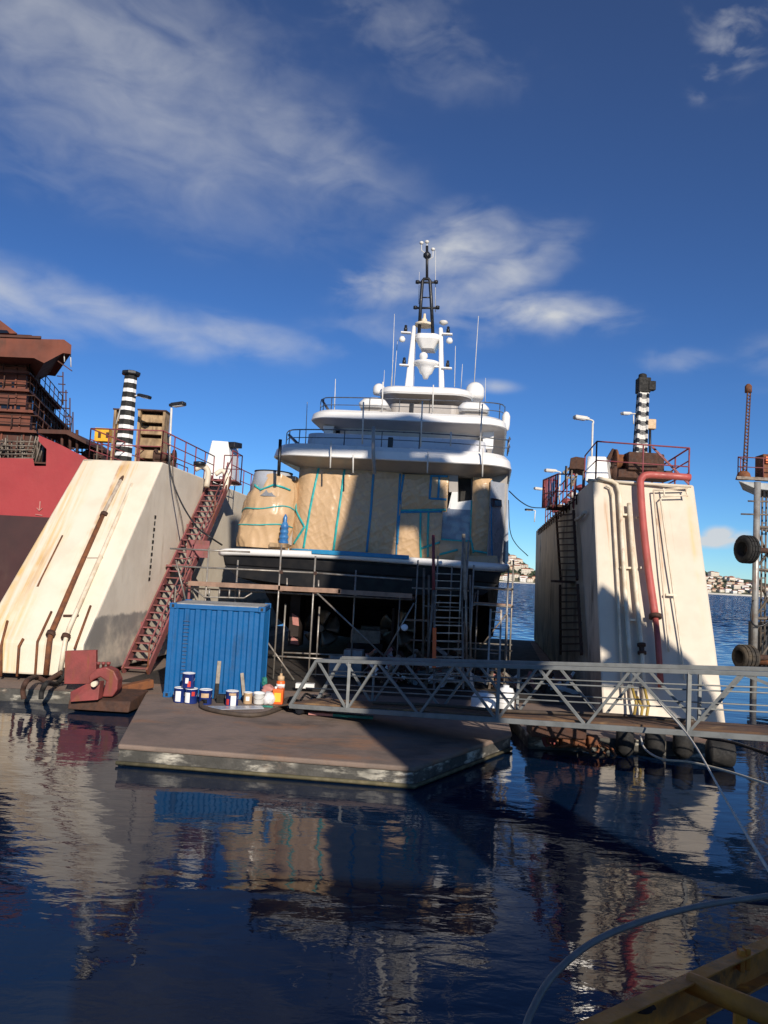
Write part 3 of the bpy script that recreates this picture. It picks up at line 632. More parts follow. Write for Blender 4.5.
# right corner side plating
P = [L(491, 481, LY - .25), L(508, 484, LY + .8), L(508.5, 560, LY + .8), L(505, 571, LY + .8), L(487, 571, LY - .25)]
sp = yb(MB().prism(P, (-.03, .12, 0)), 'side_plating', 'silver')
P = [L(491.5, 498, LY - .2), L(501.5, 500, LY + .32), L(502, 507, LY + .32), L(492, 506.5, LY - .2)]
yb(MB().prism([p + V((.0, -.03, 0)) for p in P], (.01, .05, 0)), 'vent', 'glass', sp)
# body of the cabin behind the sheeting
cl, cr = L(296, 500, LY + .6).x, L(507, 500, LY + .9).x
zt_ = L(400, 474, LY).z
yb(MB().box(((cl + cr) / 2, LY + .62 + 9, (zdk + zt_ + .35) / 2), (cr - cl - .06, 18, zt_ + .35 - zdk)), 'cabin', 'soffit')

# wrapped drum on the port quarter with steel top
c0 = L(262, 548, 1.3)
zt2 = L(262, 478, 1.3).z - c0.z
rr0 = (L(290, 520, 1.3).x - L(236, 520, 1.3).x) / 2
def fdrum(u, v):
    a = u * 2 * math.pi; r = rr0 * (1.02 + .10 * math.sin(min(v * 1.1, 1) * math.pi) - .16 * max(0, v - .5)) ; n = noise.noise(V((math.cos(a) * 1.6, math.sin(a) * 1.6, v * 3.2))) * .10 + noise.noise(V((math.cos(a) * 5, math.sin(a) * 5 + v * 5, v * 7))) * .025 + (1 - abs(noise.noise(V((math.cos(a) * 2.2 + v * 1.5, math.sin(a) * 2.2, v * 2.6 + 4))))) ** 9 * .045
    top = .93 + .10 * math.sin(a * 1.0 + 2.6) + .03 * math.sin(a * 3)
    r *= .9
    return c0 + V((math.cos(a) * (r + n) + v * .26, math.sin(a) * (r + n) * .8 + .1, v * zt2 * top))
drum = yb(MB().grid(fdrum, 110, 60), 'wrapped_drum', 'kraft')
for v0, am in ((.32, .02), (.56, .04)):
    yb(MB().tube([fdrum(.5 + k / 40, v0 + am * math.sin(k * .5)) * 1.0 + V((0, -.012, 0)) for k in range(20)], .022, 6), 'tape_strip', 'teal', drum)
yb(MB().tube([fdrum(.62 + k * .018, .96 - k * .035) + V((0, -.02, 0)) for k in range(6)] + [fdrum(.78 + k * .02, .84) + V((0, -.02, 0)) for k in range(7)], .035, 6), 'tape_strip', 'teal', drum)
yb(MB().lathe(c0 + V((.16, .12, zt2 * .72)), [(rr0 * .84, 0), (rr0 * .70, zt2 * .33), (rr0 * .68, zt2 * .36), (rr0 * .62, zt2 * .37), (0, zt2 * .372)], 24), 'steel_top', 'silver', drum)
yb(MB().lathe(c0 + V((.16, .12, zt2 * 1.085)), [(rr0 * .70, 0), (rr0 * .70, .03), (rr0 * .64, .04)], 24), 'rim', 'black', drum)
# dark fairlead post between drum and cabin
a = L(288, 545, 1.5); b2 = L(288, 478, 1.5)
yb(MB().box(lerp(a, b2, .5), (.5, .3, (b2 - a).length)), 'door_post', 'soffit')
a = L(290, 479, 1.2); yb(MB().box(a, (.5, .3, .18)), 'fairlead', 'black', bevel=.04)
# stacked blue fender
cf = L(283, 548, .75); mb = MB()
prof = [(.06, 0)]
for k in range(4): prof += [(.13 + .01 * (k < 2), .12 + k * .17), (.17 - .012 * k, .20 + k * .17), (.13 - .01 * k, .28 + k * .17)]
prof += [(.06, .86), (.07, 1.0), (.02, 1.1)]
mb.lathe(cf, prof, 14)
for v in mb.bm.verts: v.co = Ym @ v.co
M['fenderblue'] = mat('fender_blue', (.03, .13, .34), (.05, .2, .42), 6, .35)
tag(mb.build('fender', 'fenderblue'), 'blue ribbed fender standing between the wrapped drum and the wrapped cabin', 'fender')
mb = MB(); mb.box(cf + V((-.12, -.02, .08)), (.6, .3, .14))
for v in mb.bm.verts: v.co = Ym @ v.co
tag(mb.build('timber_block', 'wood', bevel=.01), 'pale timber block under the blue fender on the yacht deck', 'timber')

# --- overhanging decks
def rloop(xl, xr, y0, y1, r, z, ins, n=7):
    """rounded-front plan outline, inset by ins"""
    xl += ins; xr -= ins; y0 += ins; rr = max(r - ins * .5, .15); P = []
    P.append(V((xl, y1, z)))
    for k in range(n): a = math.pi + k / (n - 1) * math.pi / 2; P.append(V((xl + rr + math.cos(a) * rr, y0 + rr + math.sin(a) * rr, z)))
    for k in range(n): a = 1.5 * math.pi + k / (n - 1) * math.pi / 2; P.append(V((xr - rr + math.cos(a) * rr, y0 + rr + math.sin(a) * rr, z)))
    P.append(V((xr, y1, z))); return P
def deck(name, xl, xr, y0, y1, r, rim, under, mt_rim, mt_under):
    """rim: list of (inset,z) bottom to top, under: inset,z of the soffit"""
    mb = MB(); mb.use(mt_under); lo = [rloop(xl, xr, y0, y1, r, z, i, 12) for i, z in under]
    mb.loft(lo, smooth=False, cap=True)
    mb.use(mt_rim); RL = [rloop(xl, xr, y0, y1, r, z, i, 12) for i, z in rim]
    for a_, b_ in zip(RL, RL[1:]): mb.loft([a_, b_], smooth=True, cap=False)
    mb.poly(RL[0][::-1]); mb.poly(RL[-1])
    return yb(mb, name, None)
# deck 2
y2 = .2
xl, xr = L(273, 452, y2 + .8).x, L(512.5, 458, y2 + .8).x
zt = (L(330, 444.5, y2).z + L(480, 449, y2).z) / 2; zb = (L(330, 457.5, y2).z + L(480, 464.5, y2).z) / 2; zu = zb - .24
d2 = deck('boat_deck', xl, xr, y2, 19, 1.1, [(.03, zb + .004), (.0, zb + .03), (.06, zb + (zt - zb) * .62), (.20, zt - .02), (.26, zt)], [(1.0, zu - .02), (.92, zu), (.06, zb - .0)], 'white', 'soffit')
# bulwark behind the rim and house
xa, xb = L(304, 440, y2 + 1.2).x, L(486, 444, y2 + 1.2).x
zbw = L(380, 435.5, y2 + 1.2).z
yb(MB().loft([rloop(xa, xb, y2 + 1.2, 14, .5, zt + .002, 0), rloop(xa, xb, y2 + 1.2, 14, .5, zbw, .03), rloop(xa, xb, y2 + 1.2, 14, .5, zbw + .02, .1)]), 'bulwark', 'white2')
y3 = 3.6
zt3 = (L(350, 409, y3).z + L(470, 413, y3).z) / 2; zb3 = (L(350, 419.5, y3).z + L(470, 423, y3).z) / 2; zu3 = L(410, 431, y3 + 1).z
xl3, xr3 = L(311, 416, y3 + .8).x, L(507.5, 422, y3 + .8).x
xh, xk = L(322, 430, y3 + 1.6).x, L(493, 436, y3 + 1.6).x
hz = zu3 + .1
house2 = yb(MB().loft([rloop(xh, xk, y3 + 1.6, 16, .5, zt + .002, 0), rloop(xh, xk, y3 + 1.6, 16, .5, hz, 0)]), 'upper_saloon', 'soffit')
for (xa_, xb_, ya_, yb2) in ((336, 372, 428.5, 435), (378, 402, 431, 436), (446, 482, 432, 438)):
    P = [L(xa_, ya_, y3 + 1.56), L(xb_, ya_ + 1.2, y3 + 1.56), L(xb_, yb2 + 1, y3 + 1.56), L(xa_, yb2, y3 + 1.56)]
    yb(MB().prism(P, (0, .05, 0)), 'window', 'glass', house2)
for (xa_, xb_, ya_, yb2) in ((323, 334, 425, 436), (482, 494, 430, 449)):
    P = [L(xa_, ya_, y3 + .9), L(xb_, ya_ + .6, y3 + .9), L(xb_ - 1, yb2, y3 + .9), L(xa_ + 1, yb2, y3 + .9)]
    yb(MB().prism(P, (0, .4, 0)), 'deck_support', 'white', bevel=.03)
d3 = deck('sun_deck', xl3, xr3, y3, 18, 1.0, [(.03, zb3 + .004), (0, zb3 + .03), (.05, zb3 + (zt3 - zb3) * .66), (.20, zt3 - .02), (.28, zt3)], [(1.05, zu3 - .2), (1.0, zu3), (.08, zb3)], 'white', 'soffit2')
p = L(506, 420, y3 + 1.4); yb(MB().lathe(p - V((0, 0, .42)), [(.06, 0), (.13, .06), (.15, .25), (.15, .55), (.1, .68), (.02, .74)], 14), 'life_raft_canister', 'white')
# speakers, little flood lights on the bulwarks
for (x, y, ly) in ((411.5, 408, y3 + .3), (390.5, 443, y2 + .3)):
    p = L(x, y, ly); yb(MB().box(p, (.16, .12, .36)), 'loudspeaker', 'black', bevel=.02)
# side consoles on the sun deck
for (xa_, xb_, ya_, yb2) in ((359, 388, 396, 409), (458, 489, 400, 414)):
    a, c_ = L(xa_, ya_, y3 + 1.9), L(xb_, yb2, y3 + 1.9); cx = (a.x + c_.x) / 2; ww = c_.x - a.x
    con = yb(MB().loft([rloop(cx - ww * .45, cx + ww * .45, y3 + 1.8, y3 + 3.6, .3, zt3 + .002, .1), rloop(cx - ww * .45, cx + ww * .45, y3 + 1.8, y3 + 3.6, .3, (a.z + zt3) / 2, .0)]), 'console', 'soffit')
    yb(MB().loft([rloop(cx - ww / 2, cx + ww / 2, y3 + 1.6, y3 + 3.7, .35, (a.z + zt3) / 2, .06), rloop(cx - ww / 2, cx + ww / 2, y3 + 1.6, y3 + 3.7, .35, lerp(zt3, a.z, .68), 0), rloop(cx - ww / 2, cx + ww / 2, y3 + 1.6, y3 + 3.7, .35, a.z - .1, .15), rloop(cx - ww / 2, cx + ww / 2, y3 + 1.6, y3 + 3.7, .35, a.z, .4)], smooth=True), 'cover', 'white', con)
# low coaming and centre pillar, hardtop
xa, xb = L(388, 405, 6.6).x, L(462, 408, 6.6).x; zc = L(420, 404, 6.6).z
yb(MB().loft([rloop(xa, xb, 6.6, 12, .4, zt3 + .002, 0), rloop(xa, xb, 6.6, 12, .4, zc, .05)]), 'coaming', 'soffit')
y4 = 7.6
xa, xb = L(417, 405, y4 + 1).x, L(432, 405, y4 + 1).x; zh0, zh1 = L(425, 394, y4).z, L(425, 386, y4).z
yb(MB().box(((xa + xb) / 2, y4 + 2, (zc + zh0) / 2), (xb - xa, 1.6, zh0 - zc + .2)), 'pillar', 'soffit', bevel=.08)
xa, xb = L(379, 390, y4 + .6).x, L(473, 391, y4 + .6).x
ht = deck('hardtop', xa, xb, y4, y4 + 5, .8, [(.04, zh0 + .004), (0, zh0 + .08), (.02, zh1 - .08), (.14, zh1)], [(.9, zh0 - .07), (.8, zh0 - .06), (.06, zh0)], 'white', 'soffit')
for s_, x in ((-1, xa + .5), (1, xb - .5)):
    yb(MB().box((x, y4 + 3.2, (zt3 + zh0) / 2), (.3, 1.8, zh0 - zt3)), 'hardtop_leg', 'white', bevel=.06)
for (x, y, r) in ((379, 389.5, .26), (475, 391.5, .40)):
    p = L(x, y, y4 + 1.2); yb(MB().lathe(p, [(r * .85, -r * .9), (r, -r * .5), (r, 0), (r * .94, r * .35), (r * .77, r * .64), (r * .5, r * .87), (r * .2, r * .98), (0, r)], 20), 'satellite_dome', 'white')
# radar mast
y5 = y4 + 1.6
ms = bpy.data.objects.new('radar_mast', None); col.objects.link(ms); ms.parent = yt
def m5(x, y, d=0): return L(x, y, y5 + d)
def leg(x0, x1, yb_, x2, x3, yt_):
    mb = MB(); a, b_, c_, d_ = m5(x0, yb_), m5(x1, yb_), m5(x3, yt_), m5(x2, yt_); e = V((0, .7, 0)); e2 = V((0, .4, 0))
    mb.hexa([a, b_, b_ + e, a + e, d_, c_, c_ + e2, d_ + e2]); yb(mb, 'mast_leg', 'white', ms, bevel=.06)
leg(404.5, 412.5, 387, 412.3, 415.6, 325); leg(438.6, 444, 388, 438.6, 442.6, 327)
mb = MB(); mb.loft([rloop(m5(418, 350).x, m5(436, 350).x, y5 - .1, y5 + .8, .2, m5(427, 348).z, .1), rloop(m5(415, 340).x, m5(439, 340).x, y5 - .2, y5 + .9, .3, m5(427, 339).z, 0), rloop(m5(415, 340).x, m5(439, 340).x, y5 - .2, y5 + .9, .3, m5(427, 334.5).z, 0)]); yb(mb, 'upper_platform', 'white', ms)
pc = m5(426.5, 364, .2)
yb(MB().lathe(pc, [(.10, -.66), (.16, -.5), (.27, -.42), (.33, -.26), (.40, -.14), (.56, -.05), (.56, .06), (.3, .08)], 18), 'radar_platform', 'white', ms)
yb(MB().lathe(pc + V((-.14, -.1, .08)), [(.14, 0), (.16, .16), (.19, .2), (.17, .32), (.08, .4), (0, .42)], 14), 'dome', 'white', ms)
yb(MB().bar(m5(411, 365, .1), m5(441, 367, .1), .12, .06), 'cross_beam', 'white', ms)
for (x, y, s_) in ((404.5, 365, -1), (447, 368, 1), (406, 332.5, -1), (447.5, 334, 1)):
    mb = MB(); a = m5(x - 5, y), m5(x + 5, y + .6); mb.bar(a[0], a[1], .22, .07); sp_ = yb(mb, 'spreader', 'white', ms, bevel=.02)
    p = m5(x - s_ * -.5, y - 1.2); yb(MB().lathe(p, [(.08, 0), (.08, .14), (.06, .16), (.06, .26), (.03, .28)], 10), 'navigation_lamp', 'black', sp_)
for (x, y) in ((402, 339.5), (449.3, 341)):
    p = m5(x, y); yb(MB().lathe(p - V((0, 0, .12)), [(.05, 0), (.14, .05), (.14, .16), (.07, .26)], 10, V((.1, -.4, 1))), 'searchlight', 'white', ms)
yb(MB().lathe(m5(443.5, 323), [(.05, -.1), (.2, 0), (.16, .08), (.04, .12)], 12), 'antenna_cap', 'dullwhite', ms)
yb(MB().lathe(m5(424, 325, .2), [(.4, -.05), (.4, .05), (.14, .08), (.12, .25), (.07, .3), (.05, .5)], 14), 'horn', 'pipe', ms)
mb = MB()
mb.tube([m5(419, 334), m5(421, 300), m5(422.4, 281), m5(424, 279), m5(428.5, 279), m5(430, 281), m5(431.2, 300), m5(432.8, 334)], .075, 8)
mb.tube([m5(427, 279), m5(427, 246)], .06, 8)
for (x0, x1, y) in ((416, 437.5, 282.5), (413.8, 439, 308)): mb.tube([m5(x0, y), m5(x1, y)], .05, 6); mb.lathe(m5(x0 + 1.5, y), [(.09, -.04), (.09, .08)], 8); mb.lathe(m5(x1 - 1.5, y), [(.09, -.04), (.09, .08)], 8)
mb.tube([m5(421.2, 297.5), m5(431, 297.5)], .03, 6)
mb.lathe(m5(427, 256.5), [(.05, -.12), (.17, -.02), (.17, .1), (.08, .2)], 12)
yb(mb, 'top_frame', 'black', ms)
for (x, y) in ((421.5, 243.5), (427, 242.5), (433, 250)):
    mb = MB(); mb.tube([m5(x, y), m5(x, y + 7), m5(427, y + 11)], .02, 5); mb.lathe(m5(x, y), [(.03, -.05), (.09, 0), (.09, .06), (.03, .1)], 10); yb(mb, 'wind_sensor', 'dullwhite', ms)
for (x0, y0_, x1, y1_, r, d) in ((394.5, 314, 391.8, 386, .018, 0), (393.2, 360, 391, 386, .014, .3), (397.5, 340, 394, 386, .016, .4), (384.5, 370, 383.5, 388, .014, 0), (455.5, 346, 454.5, 387, .018, 0), (462.5, 364, 461, 388, .015, .3),
                      (478.5, 316, 474, 386, .02, 0), (485.6, 378, 485.2, 402, .014, 0), (435.6, 251, 435.4, 312, .016, .2), (419.3, 272, 418.7, 304, .014, .2)):
    yb(MB().tube([m5(x1, y1_, d), m5(x0, y0_, d)], r, 5, r2=r * .6), 'whip_antenna', 'dullwhite')
for (x0, y0_, x1, y1_, ly) in ((307.2, 402, 305.3, 447, 2.6), (335.5, 379, 334.4, 412, 4.6)):
    yb(MB().tube([L(x1, y1_, ly), L(x0, y0_, ly)], .022, 5, r2=.012), 'whip_antenna', 'dullwhite')
# guard rails
def yrail(pts, ly, drop, name='guard_rail', mt='dullwhite', r=.022):
    P = [L(x, y, l) for (x, y), l in zip(pts, ly)]; mb = MB(); mb.tube(bez(P, 5), r, 6)
    mb.tube(bez([p - V((0, 0, drop * .5)) for p in P], 5), r * .7, 6)
    for a, b_ in zip(P, P[1:]):
        n = max(1, round((b_ - a).length / 1.3))
        for k in range(n + 1): q = lerp(a, b_, k / n); mb.tube([q, q - V((0, 0, drop))], r * .8, 5)
    yb(mb, name, mt)
M['rail'] = mat('dark_steel_rail', (.16, .17, .19), (.12, .12, .13), 5, .35, metal=.6)
h2 = L(300, 430.5, y2 + .9).z - zt
yrail([(287, 433, ), (290, 430.6), (300, 429.6), (345, 430), (420, 433), (480, 437), (508, 440), (509.5, 437)], [y2 + 1.9, y2 + 1.1, y2 + .6, y2 + .3, y2 + .3, y2 + .3, y2 + 1.1, y2 + 3], h2, mt='rail')
h3 = L(330, 398, y3 + .9).z - zt3
yrail([(321, 401), (324, 398.5), (332, 397.5), (370, 398), (430, 400), (480, 402), (500, 404), (505, 407)], [y3 + 2, y3 + 1.2, y3 + .6, y3 + .3, y3 + .3, y3 + .3, y3 + .9, y3 + 2.5], h3, mt='rail')
yb(MB().tube([L(289, 435, y2 + 1.6), L(300, 446, y2 + .5)], .05, 6), 'rail_brace', 'rail')
yb(MB().tube([L(322, 400, y3 + 1.6), L(329, 411, y3 + .5)], .05, 6), 'rail_brace', 'rail')
# awning poles rising from the rails
for (x0, y0_, x1, y1_, ly) in ((363.5, 402, 362.3, 444, y2 + .1), (422.4, 401, 420.6, 447, y2 + .1), (482.4, 404, 479.8, 449, y2 + .1), (331.2, 441, 330.2, 468, y2 - .12), (353.2, 455, 353, 473, y2 - .12), (428, 452, 427.3, 473, y2 - .12), (483.2, 448, 482.3, 477, y2 - .12), (383, 382, 382, 411, y3 + .1), (433.4, 385, 432.6, 412, y3 + .1), (451, 432, 450.5, 446, y2 + .1)):
    yb(MB().tube([L(x1, y1_, ly), L(x0, y0_, ly)], .026, 6), 'awning_pole', 'dullwhite')
yb(MB().tube([L(280.4, 439.5, y2 - .1), L(278.6, 476, y2 - .1)], .055, 8), 'flag_staff', 'black')
yb(MB().tube([L(373.5, 427, y2 - .2), L(373.2, 452, y2 - .3), L(374.5, 474, y2 - .3)], .06, 8), 'flag_staff', 'soffit')
# ------------------------------------------------------------------ container and the paint things
CW, CH, CDp = 2.17, 2.13, 2.25
cp = pz(211.5, 699, Zd); cont = thing('shipping_container', 'small blue corrugated site container standing on the landing stage', 'container', V((cp.x, cp.y, Zd)), rot=(0, 0, R(4.5)))
def cbd(mb, n, mt, par=None, **k): return mb.build(n, mt, par or cont, local=True, **k)
for sx_ in (-1, 1):
    for y in (0.05, CDp - .05): cbd(MB().box((sx_ * (CW / 2 - .05), y, CH / 2), (.10, .10, CH - .02)), 'corner_post', 'container', bevel=.012)
def corr(p0, p1, z0, z1, inw, n=9, dep=.034):
    """folded sheet between two plan points"""
    p0, p1, inw = V(p0), V(p1), V(inw); prof = []
    for k in range(n):
        for t, d in ((0, 0), (.36, 0), (.5, 1), (.86, 1)): prof.append(((k + t) / n, d))
    prof.append((1, 0)); mb = MB()
    P = [lerp(p0, p1, t) + inw * (d * dep) for t, d in prof]
    a = [mb.bm.verts.new((q.x, q.y, z0)) for q in P]; b_ = [mb.bm.verts.new((q.x, q.y, z1)) for q in P]
    for i in range(len(P) - 1): mb.face([a[i], a[i + 1], b_[i + 1], b_[i]])
    return mb
hwd = CW / 2 - .1
cbd(corr((-hwd, .025, 0), (hwd, .025, 0), .12, CH - .1, (0, 1, 0), 8), 'end_panel', 'container')
cbd(corr((CW / 2 - .02, .1, 0), (CW / 2 - .02, CDp - .1, 0), .12, CH - .1, (-1, 0, 0), 8), 'side_panel', 'container')
cbd(corr((-CW / 2 + .02, .1, 0), (-CW / 2 + .02, CDp - .1, 0), .12, CH - .1, (1, 0, 0), 8), 'side_panel', 'container')
cbd(corr((-hwd, CDp - .03, 0), (hwd, CDp - .03, 0), .12, CH - .1, (0, -1, 0), 8), 'end_panel', 'container')
for z, h_ in ((.08, .14), (CH - .055, .10)):
    cbd(MB().box((0, .03, z), (CW - .2, .06, h_)), 'end_rail', 'container', bevel=.01)
    for sx_ in (-1, 1): cbd(MB().box((sx_ * (CW / 2 - .035), CDp / 2, z), (.06, CDp - .2, h_)), 'side_rail', 'container', bevel=.01)
cbd(MB().box((0, CDp / 2, CH - .015), (CW - .12, CDp - .1, .03)), 'roof', 'contgrey')
cbd(MB().box((0, .045, CH - .0), (CW - .2, .07, .03)), 'roof_lip', 'contgrey')
for sx_ in (-1, 1):
    for y in (.07, CDp - .07):
        for z in (.06, CH - .05):
            cc = cbd(MB().box((sx_ * (CW / 2 - .072), y, z), (.17, .17, .13)), 'corner_casting', 'container', bevel=.015)
            if y < 1: cbd(MB().box((sx_ * (CW / 2 - .072), y - .086, z), (.055, .008, .07)), 'slot', 'dark', cc)  # black inset stands in for the casting hole
mk = MB()
for k in range(15): mk.box((-CW / 2 + .40, -.0, .55 + k * .085), (random.uniform(.08, .16), .012, .012))
M['stencil'] = mat('faded_stencil', (.05, .09, .17), None, 5, .6)
cbd(mk, 'faded_marking', 'stencil')

def at(x, y, z=Zd): return pz(x, y, z)
def tin(name, lab, loc, r, h_, body, bands, group=None, rz=0, handle=True, cat='paint tin'):
    t = thing(name, lab, cat, loc, group, rot=(0, 0, rz))
    MB().lathe((0, 0, 0), [(r * .97, 0), (r, .01), (r, h_ - .015), (r * 1.03, h_ - .012), (r * 1.03, h_)], 20).build('tin_body', body, t, local=True)
    MB().lathe((0, 0, h_), [(r * 1.0, 0), (r * 1.0, .012), (r * .9, .014), (r * .88, .004)], 20).build('lid', 'canwhite', t, local=True)
    for (a0, a1, z0, z1, mt_) in bands:
        mb = MB(); mb.grid(lambda u, v: V((math.sin(lerp(a0, a1, u)) * (r + .002), -math.cos(lerp(a0, a1, u)) * (r + .002), lerp(z0, z1, v) * h_)), 8, 1)
        mb.build('paper_label', mt_, t, local=True)
    if handle: MB().tube([V((math.cos(a) * (r + .006), -.03 - .05 * math.sin(a), h_ * .72 - math.sin(a) * h_ * .45)) for a in [math.pi * k / 8 for k in range(9)]], .004, 5).build('handle', 'galv', t, local=True)
    return t
G = 'blue paint tins in front of the container'
lbl = [(-.9, .0, .12, .80, 'canwhite'), (.5, .95, .2, .9, 'canblue')]
pA, pB = at(179.5, 702), at(190.5, 703)
rr, hh_ = .135, .31
tin('paint_tin', 'blue paint tin with white label, leftmost under the stacked tin', pA, rr, hh_, 'canblue', [(-.55, .35, .1, .82, 'canwhite')], G)
tin('paint_tin', 'blue paint tin directly beneath the topmost tin, white label on its left', pB, rr + .008, hh_, 'canblue', [(-.8, .05, .08, .78, 'canwhite'), (.3, .8, .55, .85, 'canred')], G)
tin('paint_tin', 'blue paint tin resting on top of two others, white disc and red label', (pA * .32 + pB * .68) + V((.0, 0, hh_ + .02)), rr + .005, hh_, 'canblue', [(-.28, .22, .35, .72, 'canwhite'), (.1, .6, .1, .5, 'canred')], G)
tin('paint_tin', 'blue paint tin with dark label standing alone, left of the taller plank', at(205, 704), rr + .008, hh_, 'canblue', [(-.5, .7, .5, .80, 'beige'), (-.4, .5, .12, .4, 'glass')], G)
tin('paint_tin', 'blue paint tin with big white label and red spot between the two planks', at(231.5, 705.5), rr + .008, hh_, 'canblue', [(.0, .85, .06, .74, 'canwhite'), (-.75, -.25, .1, .5, 'canred'), (-.3, .8, .76, .92, 'beige')], G)
tin('thinner_can', 'small beige tin at the foot of the shorter plank', at(247.5, 703.5), .10, .24, 'beige', [(-.3, .5, .3, .7, 'canwhite')], None, 0, False, 'tin')
bk = thing('bucket', 'white plastic bucket right of the beige tin', 'bucket', at(258.5, 704))
MB().lathe((0, 0, 0), [(.10, 0), (.12, .02), (.125, .23), (.135, .235), (.135, .26), (.12, .26), (.11, .05)], 18).build('bucket_body', 'canwhite', bk, local=True)
MB().tube([V((math.cos(a) * .135, -.05 - .07 * math.sin(a), .22 - math.sin(a) * .11)) for a in [math.pi * k / 8 for k in range(9)]], .005, 5).build('handle', 'galv', bk, local=True)
oc = thing('solvent_can', 'orange solvent can with yellow label right of the white bag', 'can', at(277.5, 704))
MB().box((0, 0, .17), (.24, .17, .34)).build('can_body', 'orange', oc, local=True, bevel=.02)
MB().box((0, -.087, .16), (.15, .006, .2)).build('paper_label', 'yellowlab', oc, local=True)
MB().lathe((-.06, 0, .34), [(.03, 0), (.03, .04), (.02, .05)], 10).build('cap', 'canwhite', oc, local=True)
MB().tube([(-.01, 0, .34), (-.01, 0, .385), (.09, 0, .385), (.09, 0, .34)], .01, 6).build('handle', 'orange', oc, local=True)
o2 = thing('solvent_tin', 'small orange and white tin standing behind the orange can', 'tin', at(279, 700.5) + V((0, .12, 0)))
MB().lathe((0, 0, 0), [(.10, 0), (.10, .42), (.085, .44)], 16).build('tin_body', 'orange', o2, local=True)
MB().lathe((0, 0, .44), [(.085, 0), (.08, .10), (.03, .12), (.03, .17), (.0, .17)], 14).build('tin_top', 'beige', o2, local=True)
MB().lathe((0, 0, .28), [(.102, 0), (.102, .09)], 16).build('paper_label', 'canwhite', o2, local=True)
# rag bag and rags: crumpled
def crumple(name, lab, cat, c, size, mt_, seed):
    mb = MB(); bmesh.ops.create_icosphere(mb.bm, subdivisions=3, radius=1)
    for v in mb.bm.verts:
        n = noise.noise_vector(v.co * 1.7 + V((seed, 0, 0))) * .35 + noise.noise_vector(v.co * 4 + V((seed, 2, 0))) * .14; q = v.co + n
        v.co = V((q.x * size[0], q.y * size[1], max(q.z, -.75) * size[2])) + c + V((0, 0, size[2] * .75))
    for f in mb.bm.faces: f.smooth = True
    return tag(mb.build(name, mt_), lab, cat)
crumple('rag_bag', 'pink and white crumpled rag on the pile left of the orange can', 'rag', at(267.5, 702) + V((0, .05, .16)), (.17, .14, .13), 'primerpink', 1)
M['bagwhite'] = mat('white_bag', (.72, .70, .70), (.5, .47, .48), 9, .4)
crumple('plastic_bag', 'white crumpled plastic bag between bucket and orange can', 'bag', at(268.5, 704) + V((0, -.03, 0)), (.15, .13, .16), 'bagwhite', 5)
M['greenrag'] = mat('green_cloth', (.02, .16, .13), (.03, .22, .17), 8, .7)
crumple('cloth', 'small dark green cloth above the white bag by the container corner', 'cloth', at(262, 701) + V((0, .2, .32)), (.06, .05, .12), 'greenrag', 9)
crumple('cloth', 'flat teal cloth lying in front of the white bag', 'cloth', at(267, 707), (.16, .09, .02), 'greenrag', 12)
# leaning planks
def plank(lab, x0, y0, x1, y1, d0, d1, w_, band=False):
    a, b_ = at(x0, y0), W(x1, y1, d1); a.y = d0; a = V((at(x0, y0).x, at(x0, y0).y, Zd))
    t = MB(); t.use('wood2'); m_ = lerp(a, b_, .42)
    t.bar(m_ if band else a, b_, w_, .035, V((0, -1, 0)))
    if band: t.use('blackrub'); t.bar(a, m_, w_ * 1.03, .038, V((0, -1, 0)))
    tag(t.build('plank', bevel=.004), lab, 'plank')
plank('taller grey plank with black lower end leaning on the blue container', 216, 700, 219.5, 661, 17.6, at(214, 699).y - .02, .085, True)
plank('shorter bare grey plank leaning on the blue container behind the beige tin', 244.5, 701, 242, 673, 17.5, at(238, 699).y - .12, .075)
tr = MB().box(at(223, 703) + V((0, .05, .09)), (.30, .2, .18)); tag(tr.build('dark_toolbox', 'blackrub', bevel=.02), 'dark box between two blue tins behind the black plank end', 'box')
# pale drip sheet and heavy hose on the stage
sh_ = MB(); a, b_, c_, d_ = at(208, 706.5, Zd + .012), at(262, 706, Zd + .012), at(264, 709, Zd + .012), at(210, 710, Zd + .012)
sh_.prism([a, b_, c_, d_], (0, 0, .012)); tag(sh_.build('drip_sheet', 'silver'), 'flat pale plastic sheet on the deck before the paint tins', 'sheet')
hp = [at(201, 705), at(202, 709), at(212, 712.5), at(228, 715.5), at(246, 717.5), at(262, 716.5), at(275, 712.5), at(284, 708), at(286, 702), at(294, 700)]
tag(MB().tube([p + V((0, 0, .05)) for p in bez(hp, 6)], .048, 8).build('hose', 'hosedk'), 'thick brown hose curving over the stage in front of the tins', 'hose')
hp = [at(288, 706), at(292, 700), at(300, 702), at(306, 695), at(316, 699), at(330, 696)]
tag(MB().tube([p + V((0, 0, .03)) for p in bez(hp, 6)], .028, 6).build('hose', 'blackrub'), 'thin black hose tangled behind the orange can', 'hose')
wb = MB().box(at(305, 689.5) + V((0, 0, .1)), (.48, .25, .12)); tag(wb.build('white_board', 'white', bevel=.01), 'white block lying on the deck under the scaffold', 'block')

